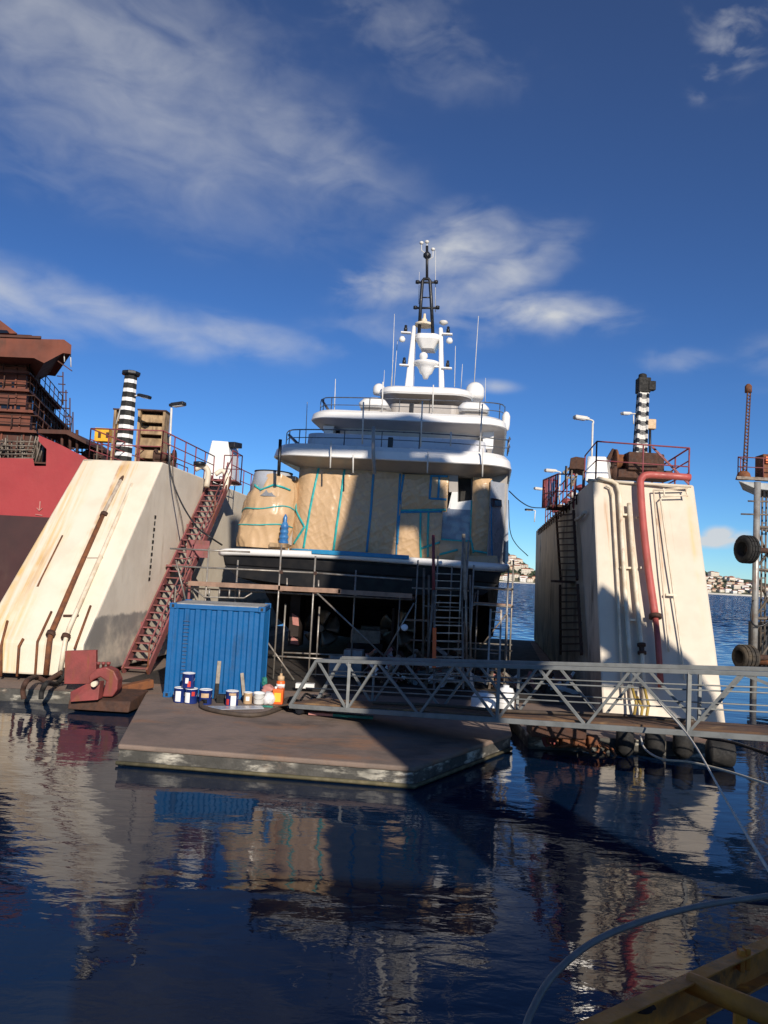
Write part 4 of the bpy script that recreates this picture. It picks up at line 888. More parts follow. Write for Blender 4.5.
# ------------------------------------------------------------------ red stair up the left wing
st = thing('steel_stair', 'faded red steel stair climbing the inside of the left wing wall', 'stair', V((pz(131, 669, Zd).x, pz(131, 669, Zd).y, Zd)))
nrm = nL
def swl(x, y, off): return on(x, y, KR, nL, off)
b0, t0 = swl(119, 668, .12), swl(209, 478, .12)
b1, t1 = b0 + nL * .70, t0 + nL * .70
b0.z = b1.z = Zd; 
for a, b_ in ((b0, t0), (b1, t1)): MB().bar(a, b_, .05, .26).build('stringer', 'stair', st)
nt_ = 30
for k in range(nt_):
    c = lerp((b0 + b1) / 2, (t0 + t1) / 2, (k + .5) / nt_); d_ = V((t0.x - b0.x, t0.y - b0.y, 0)).normalized()
    MB().bar(c - nL * .35 , c + nL * .35, .22, .035).build('tread', 'stair', st)
for a, b_ in ((b1, t1),):
    mb = MB(); Z9 = V((0, 0, .80)); mb.tube([a + Z9, b_ + Z9], .024, 6); mb.tube([a + Z9 * .5, b_ + Z9 * .5], .018, 6)
    for k in range(9): p = lerp(a, b_, k / 8); mb.tube([p, p + Z9], .02, 6)
    mb.build('handrail', 'stair', st)
m0 = lerp(b0, t0, .49); MB().box(m0 + nL * .38 + V((0, 0, -.08)), (.95, .8, .06)).build('landing', 'stair', st)
MB().bar(m0 + nL * .78 + V((-.35, 0, .5)), m0 + nL * .78 + V((.35, 0.1, .5)), .03, .55).build('landing_plate', 'stair', st)
for k in (.2, .7): p = lerp(b0, t0, k); MB().bar(p, V((p.x, p.y, p.z)) - nL * .15, .08).build('wall_bracket', 'stair', st)
for k in (.45,):
    p = lerp(b1, t1, k); MB().bar(p, V((p.x, p.y, Zd)), .07).build('support', 'stair', st)
tp = t0 + nL * .2; rm = MB(); rail_mb(rm, [t1 + uL * .0, t1 + uL * 1.3, t0 + uL * 1.3], 1.05, (.5,), .6, .022); rm.build('top_cage', 'redrail', st)
MB().box((t0 + t1) / 2 + uL * .65 + V((0, 0, -.05)), (.9, 1.35, .06)).build('top_landing', 'stair', st)

# ------------------------------------------------------------------ things on the left wing
# striped tapering post
def banded(name, lab, x0, y0, x1, y1, D, r0_, r1_, nb, n=8, cap=True):
    a, b_ = W(x0, y0, D), W(x1, y1, D); t = thing(name, lab, 'post', a); ax = (b_ - a)
    for k in range(nb):
        f_ = lambda i: (i + (.16 if i % 2 else 0)) / nb; p, q = lerp(a, b_, f_(k) if k else 0), lerp(a, b_, f_(k + 1) if k + 1 < nb else 1); blk = (k % 2 == 0); ra, rb = lerp(r0_, r1_, k / nb), lerp(r0_, r1_, (k + 1) / nb); blk = (k % 2 == 0)
        MB().lathe(p, [(ra * (1.03 if blk else 1), 0), (rb * (1.03 if blk else 1), (q - p).length)], n, ax, smooth=False).build('black_band' if blk else 'white_band', 'blackrub' if blk else 'white', t)
    return t, a, b_
t, a, b_ = banded('striped_post', 'tapering octagonal post with black and white bands on the left wing', 122.5, 462, 131, 375.5, 27.5, .305, .22, 19)
MB().lathe(b_, [(.30, 0), (.33, .04), (.33, .12), (.2, .16)], 8, b_ - a, smooth=False).build('cap', 'black', t)
MB().tube([W(116, 424, 27.7), W(127, 388, 27.7)], .03, 6).build('stay', 'dullwhite', t)
p = W(141, 395.5, 27.4); MB().tube([W(131, 396, 27.5), p], .03, 6).build('lamp_arm', 'dullwhite', t)
def flood(parent, p, s=1.0, d=V((.9, -.3, -.2)), mt_='black'):
    d = d.normalized(); mb = MB(); mb.use(mt_); mb.bar(p - d * .05 * s, p + d * .42 * s, .26 * s, .12 * s); mb.bar(p - d * .14 * s, p - d * .05 * s, .16 * s, .10 * s)
    o = mb.build('lamp_head', None, parent, bevel=.02); mb = MB(); mb.bar(p + d * .02 * s - V((0, 0, .065 * s)), p + d * .38 * s - V((0, 0, .065 * s)), .2 * s, .02 * s); mb.build('lens', 'white2', o)
flood(t, p, .9)
# louvred timber cabinet
lc = thing('louvred_cabinet', 'beige slatted timber cabinet behind the striped post', 'cabinet', W(138, 459, 29))
for (xa, xb, yt_, yb_) in ((138, 163, 411.5, 463), (114, 121, 411, 461)):
    p0, p1 = W(xa, yb_, 29), W(xb, yb_, 29); zt_ = W(xa, yt_, 29).z; z0 = p0.z - .3; x0, x1 = p0.x, p1.x
    for x in (x0, x1): MB().box((x, 29, (z0 + zt_) / 2), (.09, .6, zt_ - z0)).build('frame_post', 'wood', lc)
    MB().box(((x0 + x1) / 2, 29.25, (z0 + zt_) / 2), (x1 - x0, .05, zt_ - z0)).build('back_panel', 'rustdk', lc)
    MB().box(((x0 + x1) / 2, 29, zt_ + .02), (x1 - x0 + .15, .65, .05)).build('roof', 'rustdk', lc)
    nn = 5
    for k in range(nn):
        zz = lerp(z0, zt_, (k + .42) / nn); hh2 = (zt_ - z0) / nn
        MB().box(((x0 + x1) / 2, 28.95, zz), (x1 - x0 - .1, .1, hh2 * .70), Matrix.Rotation(R(-10), 3, 'X')).build('shelf_board', 'wood', lc)
# lamp post
lp = thing('lamp_post', 'thin white lamp post with black floodlight on the left wing edge', 'lamp', wl(169.5, 462))
lpD = wl(169.5, 462).y + .3
MB().tube([W(169, 464, lpD), W(171.5, 408, lpD)], .035, 8).build('pole', 'dullwhite', lp)
flood(lp, W(173.5, 405, lpD), .95, V((.95, -.25, .12)))
# white vent hut
vh = thing('vent_housing', 'white tapered vent housing standing behind the railing of the left wing', 'housing', W(221, 480, 31.5))
D = 31.5
P = [W(201, 484, D), W(233, 486, D), W(228, 441.5, D), W(212, 440.5, D)]; bk_ = [W(209, 484, D + 1.2) , W(240, 486, D + 1.2), W(238.5, 447, D + 1.2), W(215, 441, D + 1.2)]
mb = MB(); mb.hexa([P[0], P[1], bk_[1], bk_[0], P[3], P[2], bk_[2], bk_[3]]); mb.build('housing_body', 'white', vh, bevel=.03)
MB().bar(W(230.5, 444.5, D + .0), W(238, 446, D + .6), .4, .22).build('outlet', 'black', vh, bevel=.03)
# yellow hoist box
yx = thing('hoist_box', 'yellow box on a thin stand at the back of the left wing', 'box', W(103, 460, 29))
MB().box(W(103.3, 435.5, 29), (.52, .4, .5)).build('box_body', 'yellowbox', yx, bevel=.02)
for (x, y) in ((99.5, 435), (107.5, 435)): MB().box(W(x, y, 28.79), (.1, .03, .2)).build('opening', 'rustdk', yx)
for dx in (-.2, .2): q = W(103.3, 442, 29) + V((dx, 0, 0)); MB().tube([q, q - V((0, 0, .75))], .03, 6).build('stand_leg', 'galvdk', yx)
# winch and stuff along the top edge
wn_ = thing('mooring_winch', 'dark mooring winch beside the cabinet on the left wing edge', 'winch', wl(181, 463))
p = wl(180, 462) - nL * .5; p.z = ZL
MB().box(p + V((0, 0, .1)), (.6, .5, .2)).build('winch_base', 'rustdk', wn_); MB().lathe(p + V((-.35, 0, .36)), [(.26, 0), (.26, .05), (.14, .06), (.14, .6), (.26, .61), (.26, .66)], 14, V((1, 0, 0))).build('drum', 'rustdk', wn_)
vt = thing('pipe_fitting', 'cream bent pipe fitting on the wing edge beside the white housing', 'fitting', wl(200, 478)); p = wl(199, 474, .1)
MB().tube(bez([p + V((-.25, 0, .15)), p + V((.0, .1, .3)), p + V((.2, .1, .1)), p + V((.2, .0, -.45))], 4), .10, 10).build('elbow', 'cream', vt)
MB().tube(bez([p + V((.3, .8, .1)), p + V((.55, .8, .25)), p + V((.75, .7, .0)), p + V((.72, .6, -.6))], 4), .085, 10).build('elbow', 'cream_side', vt)
MB().lathe(p + V((-.1, 0, .3)), [(.22, 0), (.22, .12), (.1, .14)], 10).build('cap', 'black', vt)
# cables
def cable(lab, pts, r, mt_, n=8, name='cable'): tag(MB().tube(bez(pts, n), r, 6).build(name, mt_), lab, 'cable')
cable('black cable hanging in a long bow from the lamp post towards the yacht', [W(168, 434, lpD), W(170, 470, lpD - .4), W(180, 500, 24.5), W(196, 526, 24), W(210, 537, 23.8), W(222, 545, 24.2)], .028, 'black')
cable('thin grey rope hanging straight down the left wing wall', [wl(171, 460, .05), wl(172.5, 486, .06), wl(180, 520, .07), wl(183, 545, .08)], .014, 'galvdk')
# mooring gear at the foot of the left wing
mg = thing('mooring_gear', 'red and rusty mooring fairlead at the foot of the left wing', 'fairlead', pz(90, 700, Zd))
D = 18.2
p0, p1 = pz(62, 698, Zd), pz(122, 698, Zd)
MB().hexa([V((p0.x, 17.85, .05)), V((p1.x + .2, 17.8, .05)), V((p1.x + .3, 18.9, .05)), V((p0.x + .1, 18.9, .05)), V((p0.x, 17.9, Zd - .10)), V((p1.x + .2, 17.9, Zd - .06)), V((p1.x + .3, 18.9, Zd + .06)), V((p0.x + .1, 18.9, Zd + .06))]).build('base', 'rustdk', mg, bevel=.03)
MB().prism([W(64, 684, 18.6), W(96, 684, 18.6), W(96, 650, 18.6), W(65, 651, 18.6)], (0, .12, 0)).build('plate', 'red', mg, bevel=.01)
arc = [(88, 676), (96, 669), (106, 667), (114, 671), (118, 680), (117, 690), (112, 697), (102, 697), (104, 688), (106, 681), (100, 677), (93, 680), (90, 684)]
MB().prism([W(x, y, 18.0) for x, y in arc], (0, .35, 0)).build('jaw', 'red', mg, bevel=.03)
for x in (98, 103, 108): MB().lathe(W(x, 669, 18.2), [(.03, 0), (.03, .1), (.05, .1), (.05, .16)], 8).build('bolt', 'red', mg)
MB().prism([W(86, 684, 17.9), W(100, 682, 17.9), W(98, 700, 17.7), W(70, 702, 17.7), W(70, 692, 17.9)], (0, .3, 0)).build('ramp', 'red', mg, bevel=.02)
MB().lathe(W(97, 683, 17.85), [(.06, 0), (.06, .22)], 10, V((0, -1, 0))).build('pin', 'pipe', mg)
bm_ = MB(); bm_.bar(W(116, 691, 18.9), W(152, 683, 19.5), .22, .2); tag(bm_.build('steel_beam', 'rust', bevel=.02), 'rusty steel beam lying on the deck between fairlead and container', 'beam')
for pts, lab in (([(24, 699), (23, 690), (27, 681), (36, 677), (46, 681), (52, 678), (62, 672)], 'rusty bent hose drooping over the dock edge below the left wing'), ([(41, 699), (42, 691), (47, 683), (56, 684), (64, 676), (66, 668)], 'dark hose looped beside the red fairlead plate')):
    tag(MB().tube(bez([W(x, y, 17.9 if i < 3 else 19.2) for i, (x, y) in enumerate(pts)], 6), .06, 8).build('hose', 'rustdk' if 'rusty' in lab else 'blackrub'), lab, 'hose')
# ------------------------------------------------------------------ top of the right wing
D = 22.0
def Rz(x, y, D): return W(x, y, D)
# white vent hut
vh = thing('vent_housing', 'white box housing on the right wing, beside the rusty winch', 'housing', W(597, 478, 22.5))
D = 21.0; P = [W(585, 481, D), W(609, 482, D), W(606, 456.5, D), W(587.5, 456, D)]; e = V((.5, 1.2, 0)); D = 22.0
MB().hexa([P[0], P[1], P[1] + e, P[0] + e, P[3], P[2], P[2] + e * .9, P[3] + e * .9]).build('housing_body', 'white', vh, bevel=.03)
# dark awning
aw = thing('steel_shelter', 'rust brown steel shelter with a drooping edge left of the white housing', 'shelter', W(578, 480, 24))
P = [W(569, 469, 23.5), W(570.5, 458, 23.5), W(576, 456.5, 23.5), W(586, 458, 23.5), W(585, 470, 23.5), W(577, 469, 23.5)]
MB().prism(P, (.3, 1.3, 0)).build('roof', 'rustdk', aw, bevel=.02)
for x in (565.5, 571, 583): MB().tube([W(x, 489, 23.6), W(x + .8, 466, 23.6)], .035, 6).build('post', 'galvdk', aw)
mb = MB(); mb.bar(W(563, 473, 23.6), W(573, 466, 23.6), .08); mb.bar(W(565, 478, 23.6), W(577, 477, 23.6), .06); mb.bar(W(572, 486, 23.6), W(577, 474, 23.6), .06); mb.build('bracing', 'galvdk', aw)
# winch
wn2 = thing('mooring_winch', 'rusty brown mooring winch at the foot of the black and white lattice mast', 'winch', W(635, 480, 21.8))
a = W(635, 476, 21.8)
MB().box(a + V((0, .2, .05)), (2.0, .7, .25)).build('winch_base', 'rustdk', wn2, bevel=.02)
MB().lathe(a + V((-.55, .2, .42)), [(.34, 0), (.34, .06), (.2, .07), (.2, .75), (.34, .76), (.34, .82)], 16, V((1, 0, 0))).build('drum', 'rust', wn2)
MB().box(a + V((.55, .2, .4)), (.5, .5, .5)).build('gearbox', 'rustdk', wn2, bevel=.04)
MB().bar(a + V((-.9, .2, .1)), a + V((-.55, .2, .75)), .1).build('brake_lever', 'rustdk', wn2)
mb = MB(); mb.lathe(a + V((-.98, -.1, .05)), [(.26, 0), (.26, .06), (.14, .08), (.14, .3), (.26, .32), (.26, .38)], 14, V((1, 0, 0))); tag(mb.build('cable_reel', 'rustdk'), 'small rusty cable reel between the white housing and the winch', 'reel')
# lattice mast with black and white bands
D = 21.9
b_, t_ = W(639.5, 457, D), W(643.0, 390, D)
lm = thing('lattice_mast', 'square lattice mast painted in black and white bands on the right wing', 'mast', W(639, 470, D))
MB().box(W(639, 463, D) + V((0, 0, 0)), (.8, .7, .5)).build('mast_foot', 'rustdk', lm, bevel=.02)
nb = 15
ax = (t_ - b_); s0, s1 = .125, .10
for k in range(nb):
    p, q = lerp(b_, t_, k / nb), lerp(b_, t_, (k + 1) / nb); a0, a1 = lerp(s0, s1, k / nb), lerp(s0, s1, (k + 1) / nb)
    mb = MB(); C = [(-1, -1), (1, -1), (1, 1), (-1, 1)]
    for i in range(4):
        c0_, c1_ = V((C[i][0] * a0, C[i][1] * a0, 0)), V((C[i][0] * a1, C[i][1] * a1, 0)); d0, d1 = V((C[(i + 1) % 4][0] * a0, C[(i + 1) % 4][1] * a0, 0)), V((C[(i + 1) % 4][0] * a1, C[(i + 1) % 4][1] * a1, 0))
        mb.bar(p + c0_, q + c1_, .075); mb.bar(p + c0_, q + d1, .045); mb.bar(p + d0, q + c1_, .045); mb.bar(p + c0_, p + d0, .05)
    mb.build('black_band' if k % 2 else 'white_band', 'black' if k % 2 else 'dullwhite', lm)
mb = MB(); mb.box(t_ + V((0, 0, .12)), (.34, .34, .42)); mb.lathe(t_ + V((-.02, 0, .33)), [(.12, 0), (.12, .1), (.06, .14)], 10); mb.box(t_ + V((.2, -.1, .1)), (.2, .2, .26)); mb.build('lamp_cluster', 'blackrub', lm, bevel=.02)
MB().box(W(650.5, 424.5, D), (.26, .2, .28)).build('junction_box', 'beige', lm, bevel=.02)
MB().tube([W(650, 430, D), W(650, 462, D)], .035, 6).build('box_post', 'black', lm)
p = W(629, 413.5, D); MB().tube([W(641, 414, D), p], .02, 6).build('lamp_arm', 'dullwhite', lm); flood(lm, p, .6, V((-.9, -.4, -.1)), 'dullwhite')
MB().tube([W(633.5, 415, D), W(633.5, 424, D)], .02, 5).build('stay', 'dullwhite', lm)
# lamp posts
def lamp(lab, x0, y0, x1, y1, D, s, d, mt_='dullwhite'):
    t = thing('lamp_post', lab, 'lamp', W(x0, y0, D)); a, b_ = W(x0, y0, D), W(x1, y1, D); MB().tube([a, b_], .035 * s, 8).build('pole', 'dullwhite', t)
    q = b_ + V(d).normalized() * .3 * s + V((0, 0, .12 * s)); MB().tube(bez([b_ - (b_ - a).normalized() * .05, b_ + V((0, 0, .08 * s)), q], 4), .03 * s, 6).build('arm', 'dullwhite', t); flood(t, q, s, V(d), mt_); return t
lamp('tall white lamp post with paired head above the white housing', 591, 482, 592.8, 423, 22.2, .8, (-.95, -.2, .05))
lamp('thin lamp post on the right wing just left of the steel shelter', 559, 500, 560, 474, 28, .8, (-.95, -.2, .0))
lamp('small distant lamp post further back along the right wing', 546, 510, 546.6, 492, 34, .8, (-.9, -.2, .05))
lamp('smallest lamp post near the far end of the right wing', 534.4, 522, 535.2, 512, 39.5, .75, (-.8, -.2, 0), 'black')
# ladder stair on the inner wall
ls = thing('wall_ladder', 'rusty steel ladder with a landing fixed to the inner face of the right wing', 'ladder', V((wr(575, 655).x, wr(575, 655).y, Zd)))
def ladder_on(pt0, pb0, pt1, pb1, n, off):
    A0, B0, A1, B1 = wr(*pt0, off), wr(*pb0, off), wr(*pt1, off), wr(*pb1, off)
    for a, b_ in ((A0, B0), (A1, B1)): MB().bar(a, b_, .07, .10).build('rail', 'rustdk', ls)
    for k in range(n): MB().bar(lerp(A0, B0, (k + .5) / n), lerp(A1, B1, (k + .5) / n), .10, .035).build('rung', 'rustdk', ls)
ladder_on((560.5, 513), (565.5, 580), (579, 511), (583, 580), 11, .16)
ladder_on((565, 585), (565.5, 655), (583.5, 585), (588, 655), 10, .16)
MB().box(wr(573, 582, .3), (.62, 1.5, .07), Matrix.Rotation(R(-7.4), 3, 'Z')).build('landing', 'rustdk', ls)
MB().box(wr(568, 508, .3), (.7, 1.4, .07), Matrix.Rotation(R(-7.4), 3, 'Z')).build('landing', 'rustdk', ls)
rm = MB(); rail_mb(rm, [wr(577, 509, .1), wr(577, 509, .6), wr(558.5, 508, .6), wr(558.5, 508, .1)], 1.05, (.5,), .7, .025); rm.build('top_cage', 'redrail', ls)
MB().tube([wr(580, 520, .12), wr(585, 518, .14), wr(589, 512, .1)], .05, 6).build('wall_bracket', 'cream_dirty', ls)
cable('thin black cable sagging from the yacht side to the right wing', [W(509, 491, 27), W(520, 501, 28.5), (W(531, 507, 30)), W(545, 508, 31.5)], .02, 'black')
cable('thin black line hanging between yacht and the foot of the right wing', [W(508.5, 500, 26.5), W(510, 530, 26.5), W(516, 544, 27), W(528, 556, 27.5)], .014, 'black')

# ------------------------------------------------------------------ scaffolds
def tubes(name, par, segs, mt_='galv', r=.025):
    for a, b_ in segs: MB().tube([a, b_], r, 7).build(name, mt_, par)
D1, D2_ = 22.3, 23.2
def down(x, y, D, z=Zd):
    p = W(x, y, D); return p, V((p.x, p.y, z))
sc = thing('scaffold', 'tube scaffold with boards under the port side of the yacht stern, beside the container', 'scaffold', V((W(280, 600, 22.3).x, 22.3, Zd)))
st_ = []
for x, y in ((281.5, 545), (315.5, 556), (209, 548)): st_.append(down(x, y, D1))
for x, y in ((285.5, 604), (319.5, 606), (176, 585), (238, 560), (356, 570)): st_.append(down(x, y, D2_))
tubes('standard', sc, st_)
seg = [(W(170, 548.5, D1), W(250, 552, D1)), (W(172, 566, D1), W(318, 573, D1)), (W(316, 573, D1), W(412, 580, D1)), (W(186, 583, D1), W(412, 597.5, D1)), (W(273, 656, D1), W(342, 660, D1)), (W(282, 652.5, D2_), W(340, 655, D2_)), (W(186, 588, D2_), W(412, 600, D2_))]
tubes('ledger', sc, seg)
tubes('brace', sc, [(W(315, 591, D1), W(388, 660, D1)), (W(414, 603, D1), W(384, 656, D1)), (W(266, 640, D1), W(294, 680, D1)), (W(186, 602, D1), W(176, 560, D1))])
tubes('transom', sc, [(W(x, y, D1), W(x + 1, y - 1.5, D2_)) for x, y in ((209, 586), (281, 590), (315, 592.5), (356, 595), (400, 597))])
for i, (xa, ya, xb, yb2) in enumerate(((188, 586, 280, 590.5), (278, 591, 340, 594), (338, 594.5, 412, 599))):
    for k in range(3):
        a, b2 = W(xa, ya, D1 + .12 + k * .28), W(xb, yb2, D1 + .12 + k * .28); MB().bar(a + V((0, 0, .05)), b2 + V((0, 0, .05)), .24, .045).build('board', 'plank', sc)
    a, b2 = W(xa, ya, D1 - .05), W(xb, yb2, D1 - .05); MB().bar(a + V((0, 0, .08)), b2 + V((0, 0, .08)), .03, .13).build('toe_board', 'plank', sc)
# lattice beam below the boards
tb = MB(); a0, a1, c0_, c1_ = W(194, 589, D1 - .06), W(252, 593, D1 - .06), W(204, 597, D1 - .06), W(244, 598, D1 - .06)
tb.tube([a0, c0_, c1_, a1], .025, 6)
for k in range(4): q = lerp(c0_, c1_, (k + .5) / 4); tb.tube([q, q + V((0, 0, .22))], .025, 6)
tb.build('lattice_beam', 'galv', sc)
for x, y in ((287, 578), (318.5, 580)): tubes('guard_post', sc, [(W(x, y, D2_), W(x, y + 14, D2_))])
for x, y in ((281.3, 572), (281, 590), (315.3, 573), (315, 592), (413, 598)): MB().box(W(x, y, D1), (.09, .09, .09)).build('coupler', 'rustdk', sc)

sc2 = thing('scaffold', 'narrow tube scaffold with boarded deck right of the stern, carrying the small ladder', 'scaffold', V((W(490, 600, 22.3).x, 22.3, Zd)))
D1, D2_ = 22.2, 23.2
tubes('standard', sc2, [down(473.8, 565, D1), down(508.5, 570, D1), down(478, 590, D2_), down(513.5, 560, D2_), (W(463, 538, D1), V((W(463, 538, D1).x, D1, Zd))), down(468.5, 541, D1)])
tubes('ledger', sc2, [(W(473, 569.5, D1), W(505, 571.5, D1)), (W(473.5, 586.5, D1), W(511, 589.5, D1)), (W(473, 604, D1), W(511, 607, D1)), (W(473.5, 588, D2_), W(513, 590, D2_)), (W(460, 648, D1), W(512, 651, D1))], 'galv')
tubes('transom', sc2, [(W(474, 605, D1), W(478, 604, D2_)), (W(509, 607, D1), W(513, 606, D2_)), (W(474, 587, D1), W(478, 587, D2_)), (W(509, 589, D1), W(513, 589, D2_))])
for k in range(3): MB().bar(W(474, 604, D1 + .15 + k * .3) + V((0, 0, .04)), W(511, 606.5, D1 + .15 + k * .3) + V((0, 0, .04)), .24, .045).build('board', 'plank', sc2)
mb = MB(); mb.bar(W(507, 615, D1 - .06), W(506, 662, D1 - .06), .12, .035); mb.build('upright_board', 'wood2', sc2)
ld = thing('ladder', 'small grey aluminium ladder leaning on the starboard scaffold deck', 'ladder', V((W(494, 660, 22).x, 21.9, Zd)))
A0, B0 = W(490.8, 609, 22.0), W(488.3, 664, 21.6); A1, B1 = W(501.2, 610, 22.0), W(499.5, 665, 21.6)
for a, b2 in ((A0, B0), (A1, B1)): MB().bar(a, b2 + (b2 - a) * .3, .05, .03).build('rail', 'galv', ld)
for k in range(8): MB().tube([lerp(A0, B0, (k + .3) / 6.6), lerp(A1, B1, (k + .3) / 6.6)], .018, 6).build('rung', 'galv', ld)
bs = thing('boarding_stair', 'steep boarding stair with wide metal treads up to the yacht stern', 'stair', V((W(448, 660, 21.6).x, 21.4, Zd)))
A0, B0 = W(434.5, 572, 22.9), W(434, 690, 21.0); A1, B1 = W(461.5, 573, 22.9), W(463, 690, 21.0)
for a, b2 in ((A0, B0), (A1, B1)): MB().bar(a, b2, .05, .16).build('stringer', 'galvdk', bs)
for k in range(15): MB().bar(lerp(A0, B0, (k + .2) / 15.2), lerp(A1, B1, (k + .2) / 15.2), .03, .13, V((0, 1, 0))).build('tread', 'galv', bs)
p = W(433.3, 535, 22.4); a = MB().tube([p, W(433.5, 590, 22.2)], .045, 7).build('newel_post', 'redrail', bs); a['label'] = 'red upper newel post'
mb = MB(); mb.tube([W(433.5, 590, 22.2), V((p.x - .05, 21.6, Zd))], .04, 7); mb.build('newel_post', 'galvdk', bs)
mb = MB(); mb.bar(W(434.5, 628, 21.55), W(434, 668, 21.2), .10, .05); a = mb.build('timber_strip', 'orange', bs); a['label'] = 'orange weathered strip low on the left side'; 
for x, y0_, y1_ in ((429, 575, 668), (424, 568, 668)): MB().tube([W(x, y0_, 22.5), W(x - 1, y1_, 22.2)], .035, 6).build('side_post', 'galvdk', bs)
mb = MB(); mb.bar(W(463.5, 534, 22.3), W(465.5, 600, 22.1), .09, .04); mb.build('side_board', 'wood2', bs)
for x, y in ((466, 560), (470, 575)): MB().tube([W(x, y, 22.5), W(x + .5, 668, 22.0)], .035, 6).build('side_post', 'galv', bs)
for x, y0_, D_ in ((418, 560, 22.6), (438, 556, 23.2), (452, 566, 23.4), (400, 596, 23.3)): tubes('standard', sc2, [down(x, y0_, D_)], 'galv', .022)
for (xa, ya, xb, yb_, D_) in ((404, 620, 470, 623, 22.9), (412, 588, 470, 591, 22.8), (410, 640, 512, 645, 23.3), (424, 606, 474, 608, 22.6)): tubes('ledger', sc2, [(W(xa, ya, D_), W(xb, yb_, D_))], 'galv', .022)
for (xa, ya, xb, yb_, D_) in ((420, 655, 440, 600, 22.9), (478, 650, 508, 612, 23.1), (466, 640, 476, 592, 22.7)): tubes('brace', sc2, [(W(xa, ya, D_), W(xb, yb_, D_))], 'galvdk', .022)
for k in range(2): MB().bar(W(405, 621, 23.0 + k * .28) + V((0, 0, .04)), W(432, 622, 23.0 + k * .28) + V((0, 0, .04)), .24, .045).build('board', 'plank', sc2)
# dark hull props and keel blocks
blk = None
for i, (x, ly) in enumerate(((365, 2.6), (365, 4.6), (365, 7.0))):
    p = Ym @ V((hc, ly, 0)); p.z = Zd
    t = thing('keel_block', ['foremost timber keel block under the yacht stern', 'second timber keel block under the yacht, behind the foremost', 'third timber keel block, deepest in the shade under the yacht'][i], 'keel block', p, 'keel blocks under the yacht')
    MB().box((0, 0, .35), (1.2, .7, .7)).build('concrete_base', 'bottom', t, local=True, bevel=.02)
    MB().box((0, 0, .92), (1.0, .55, .44)).build('timber_cap', 'wood2', t, local=True, bevel=.02)
# hanging dark sheeting round the hull foot (shade cloth) and clutter
def clutter(name, lab, cat, x, y, D, size, mt_, rot=0, z=None):
    p = W(x, y, D); p.z = (Zd if z is None else z) + size[2] / 2
    m_ = MB(); m_.box((0, 0, 0), size, Matrix.Rotation(R(rot), 3, 'Z')); 
    for v in m_.bm.verts: v.co += p
    return tag(m_.build(name, mt_, bevel=.015), lab, cat)
clutter('crate', 'grey crate on the dock floor under the yacht, left of the other crate', 'crate', 340, 655, 23.5, (.62, .5, .62), 'contgrey', 8)
clutter('crate', 'taller grey crate under the yacht, right of the other crate', 'crate', 354, 655, 23.7, (.55, .5, .78), 'contgrey', -6)
rng = random.Random(3)
def heap(lab, xa, xb, D, n, hmax):
    m_ = MB(); m_.use('wood2')
    for k in range(n):
        x = rng.uniform(xa, xb); p = W(x, 655, D + rng.uniform(-.5, .6)); p.z = Zd + rng.uniform(.05, hmax)
        d = V((rng.uniform(-1, 1), rng.uniform(-1, 1), rng.uniform(-.6, .9))).normalized() * rng.uniform(.1, .5)
        m_.use(rng.choice(['wood2', 'rustdk', 'canwhite', 'galvdk', 'rustdk', 'primerpink', 'contgrey'])); m_.bar(p - d, p + d, rng.uniform(.04, .14), rng.uniform(.03, .12))
    return tag(m_.build('scrap_heap'), lab, 'scrap', kind='stuff')
heap('heap of timber and metal scrap in the shade under the yacht', 365, 408, 23.0, 60, .75)
heap('scrap and tools heaped at the foot of the boarding stair', 408, 470, 23.2, 55, .85)
heap('low line of rubbish on the dock floor by the scaffold', 470, 585, 23.0, 40, .4)
t = thing('work_lamp', 'round white work lamp fixed on the scaffold brace under the yacht', 'lamp', W(404.5, 627.5, 22.1))
MB().lathe(W(404.5, 627.5, 22.1), [(.02, -.08), (.09, -.05), (.10, 0), (.07, .03), (.0, .04)], 14, V((0, -1, .3))).build('lamp_head', 'canwhite', t)
MB().tube([W(404.5, 627.5, 22.15), W(401.5, 629, 22.25)], .02, 5).build('bracket', 'black', t)
dr = thing('plastic_drum', 'white plastic drum standing on the stage behind the gangway', 'drum', pz(483, 719, Zd))
for dx, h_ in ((0, .55),):
    MB().lathe((0, 0, 0), [(.26, 0), (.28, .03), (.28, .45), (.22, .54), (.1, .56), (.1, .6)], 18).build('drum_body', 'canwhite', dr, local=True)
    MB().lathe((0, 0, .26), [(.284, 0), (.284, .04)], 18).build('drum_band', 'canwhite', dr, local=True)
dr2 = copy_tree(dr); dr2.location = pz(505, 716, Zd); dr2.scale = (.7, .7, 1.15); dr2['label'] = 'slimmer white plastic drum right of the other, behind the gangway'
dr2['group'] = dr['group'] = 'white drums behind the gangway'

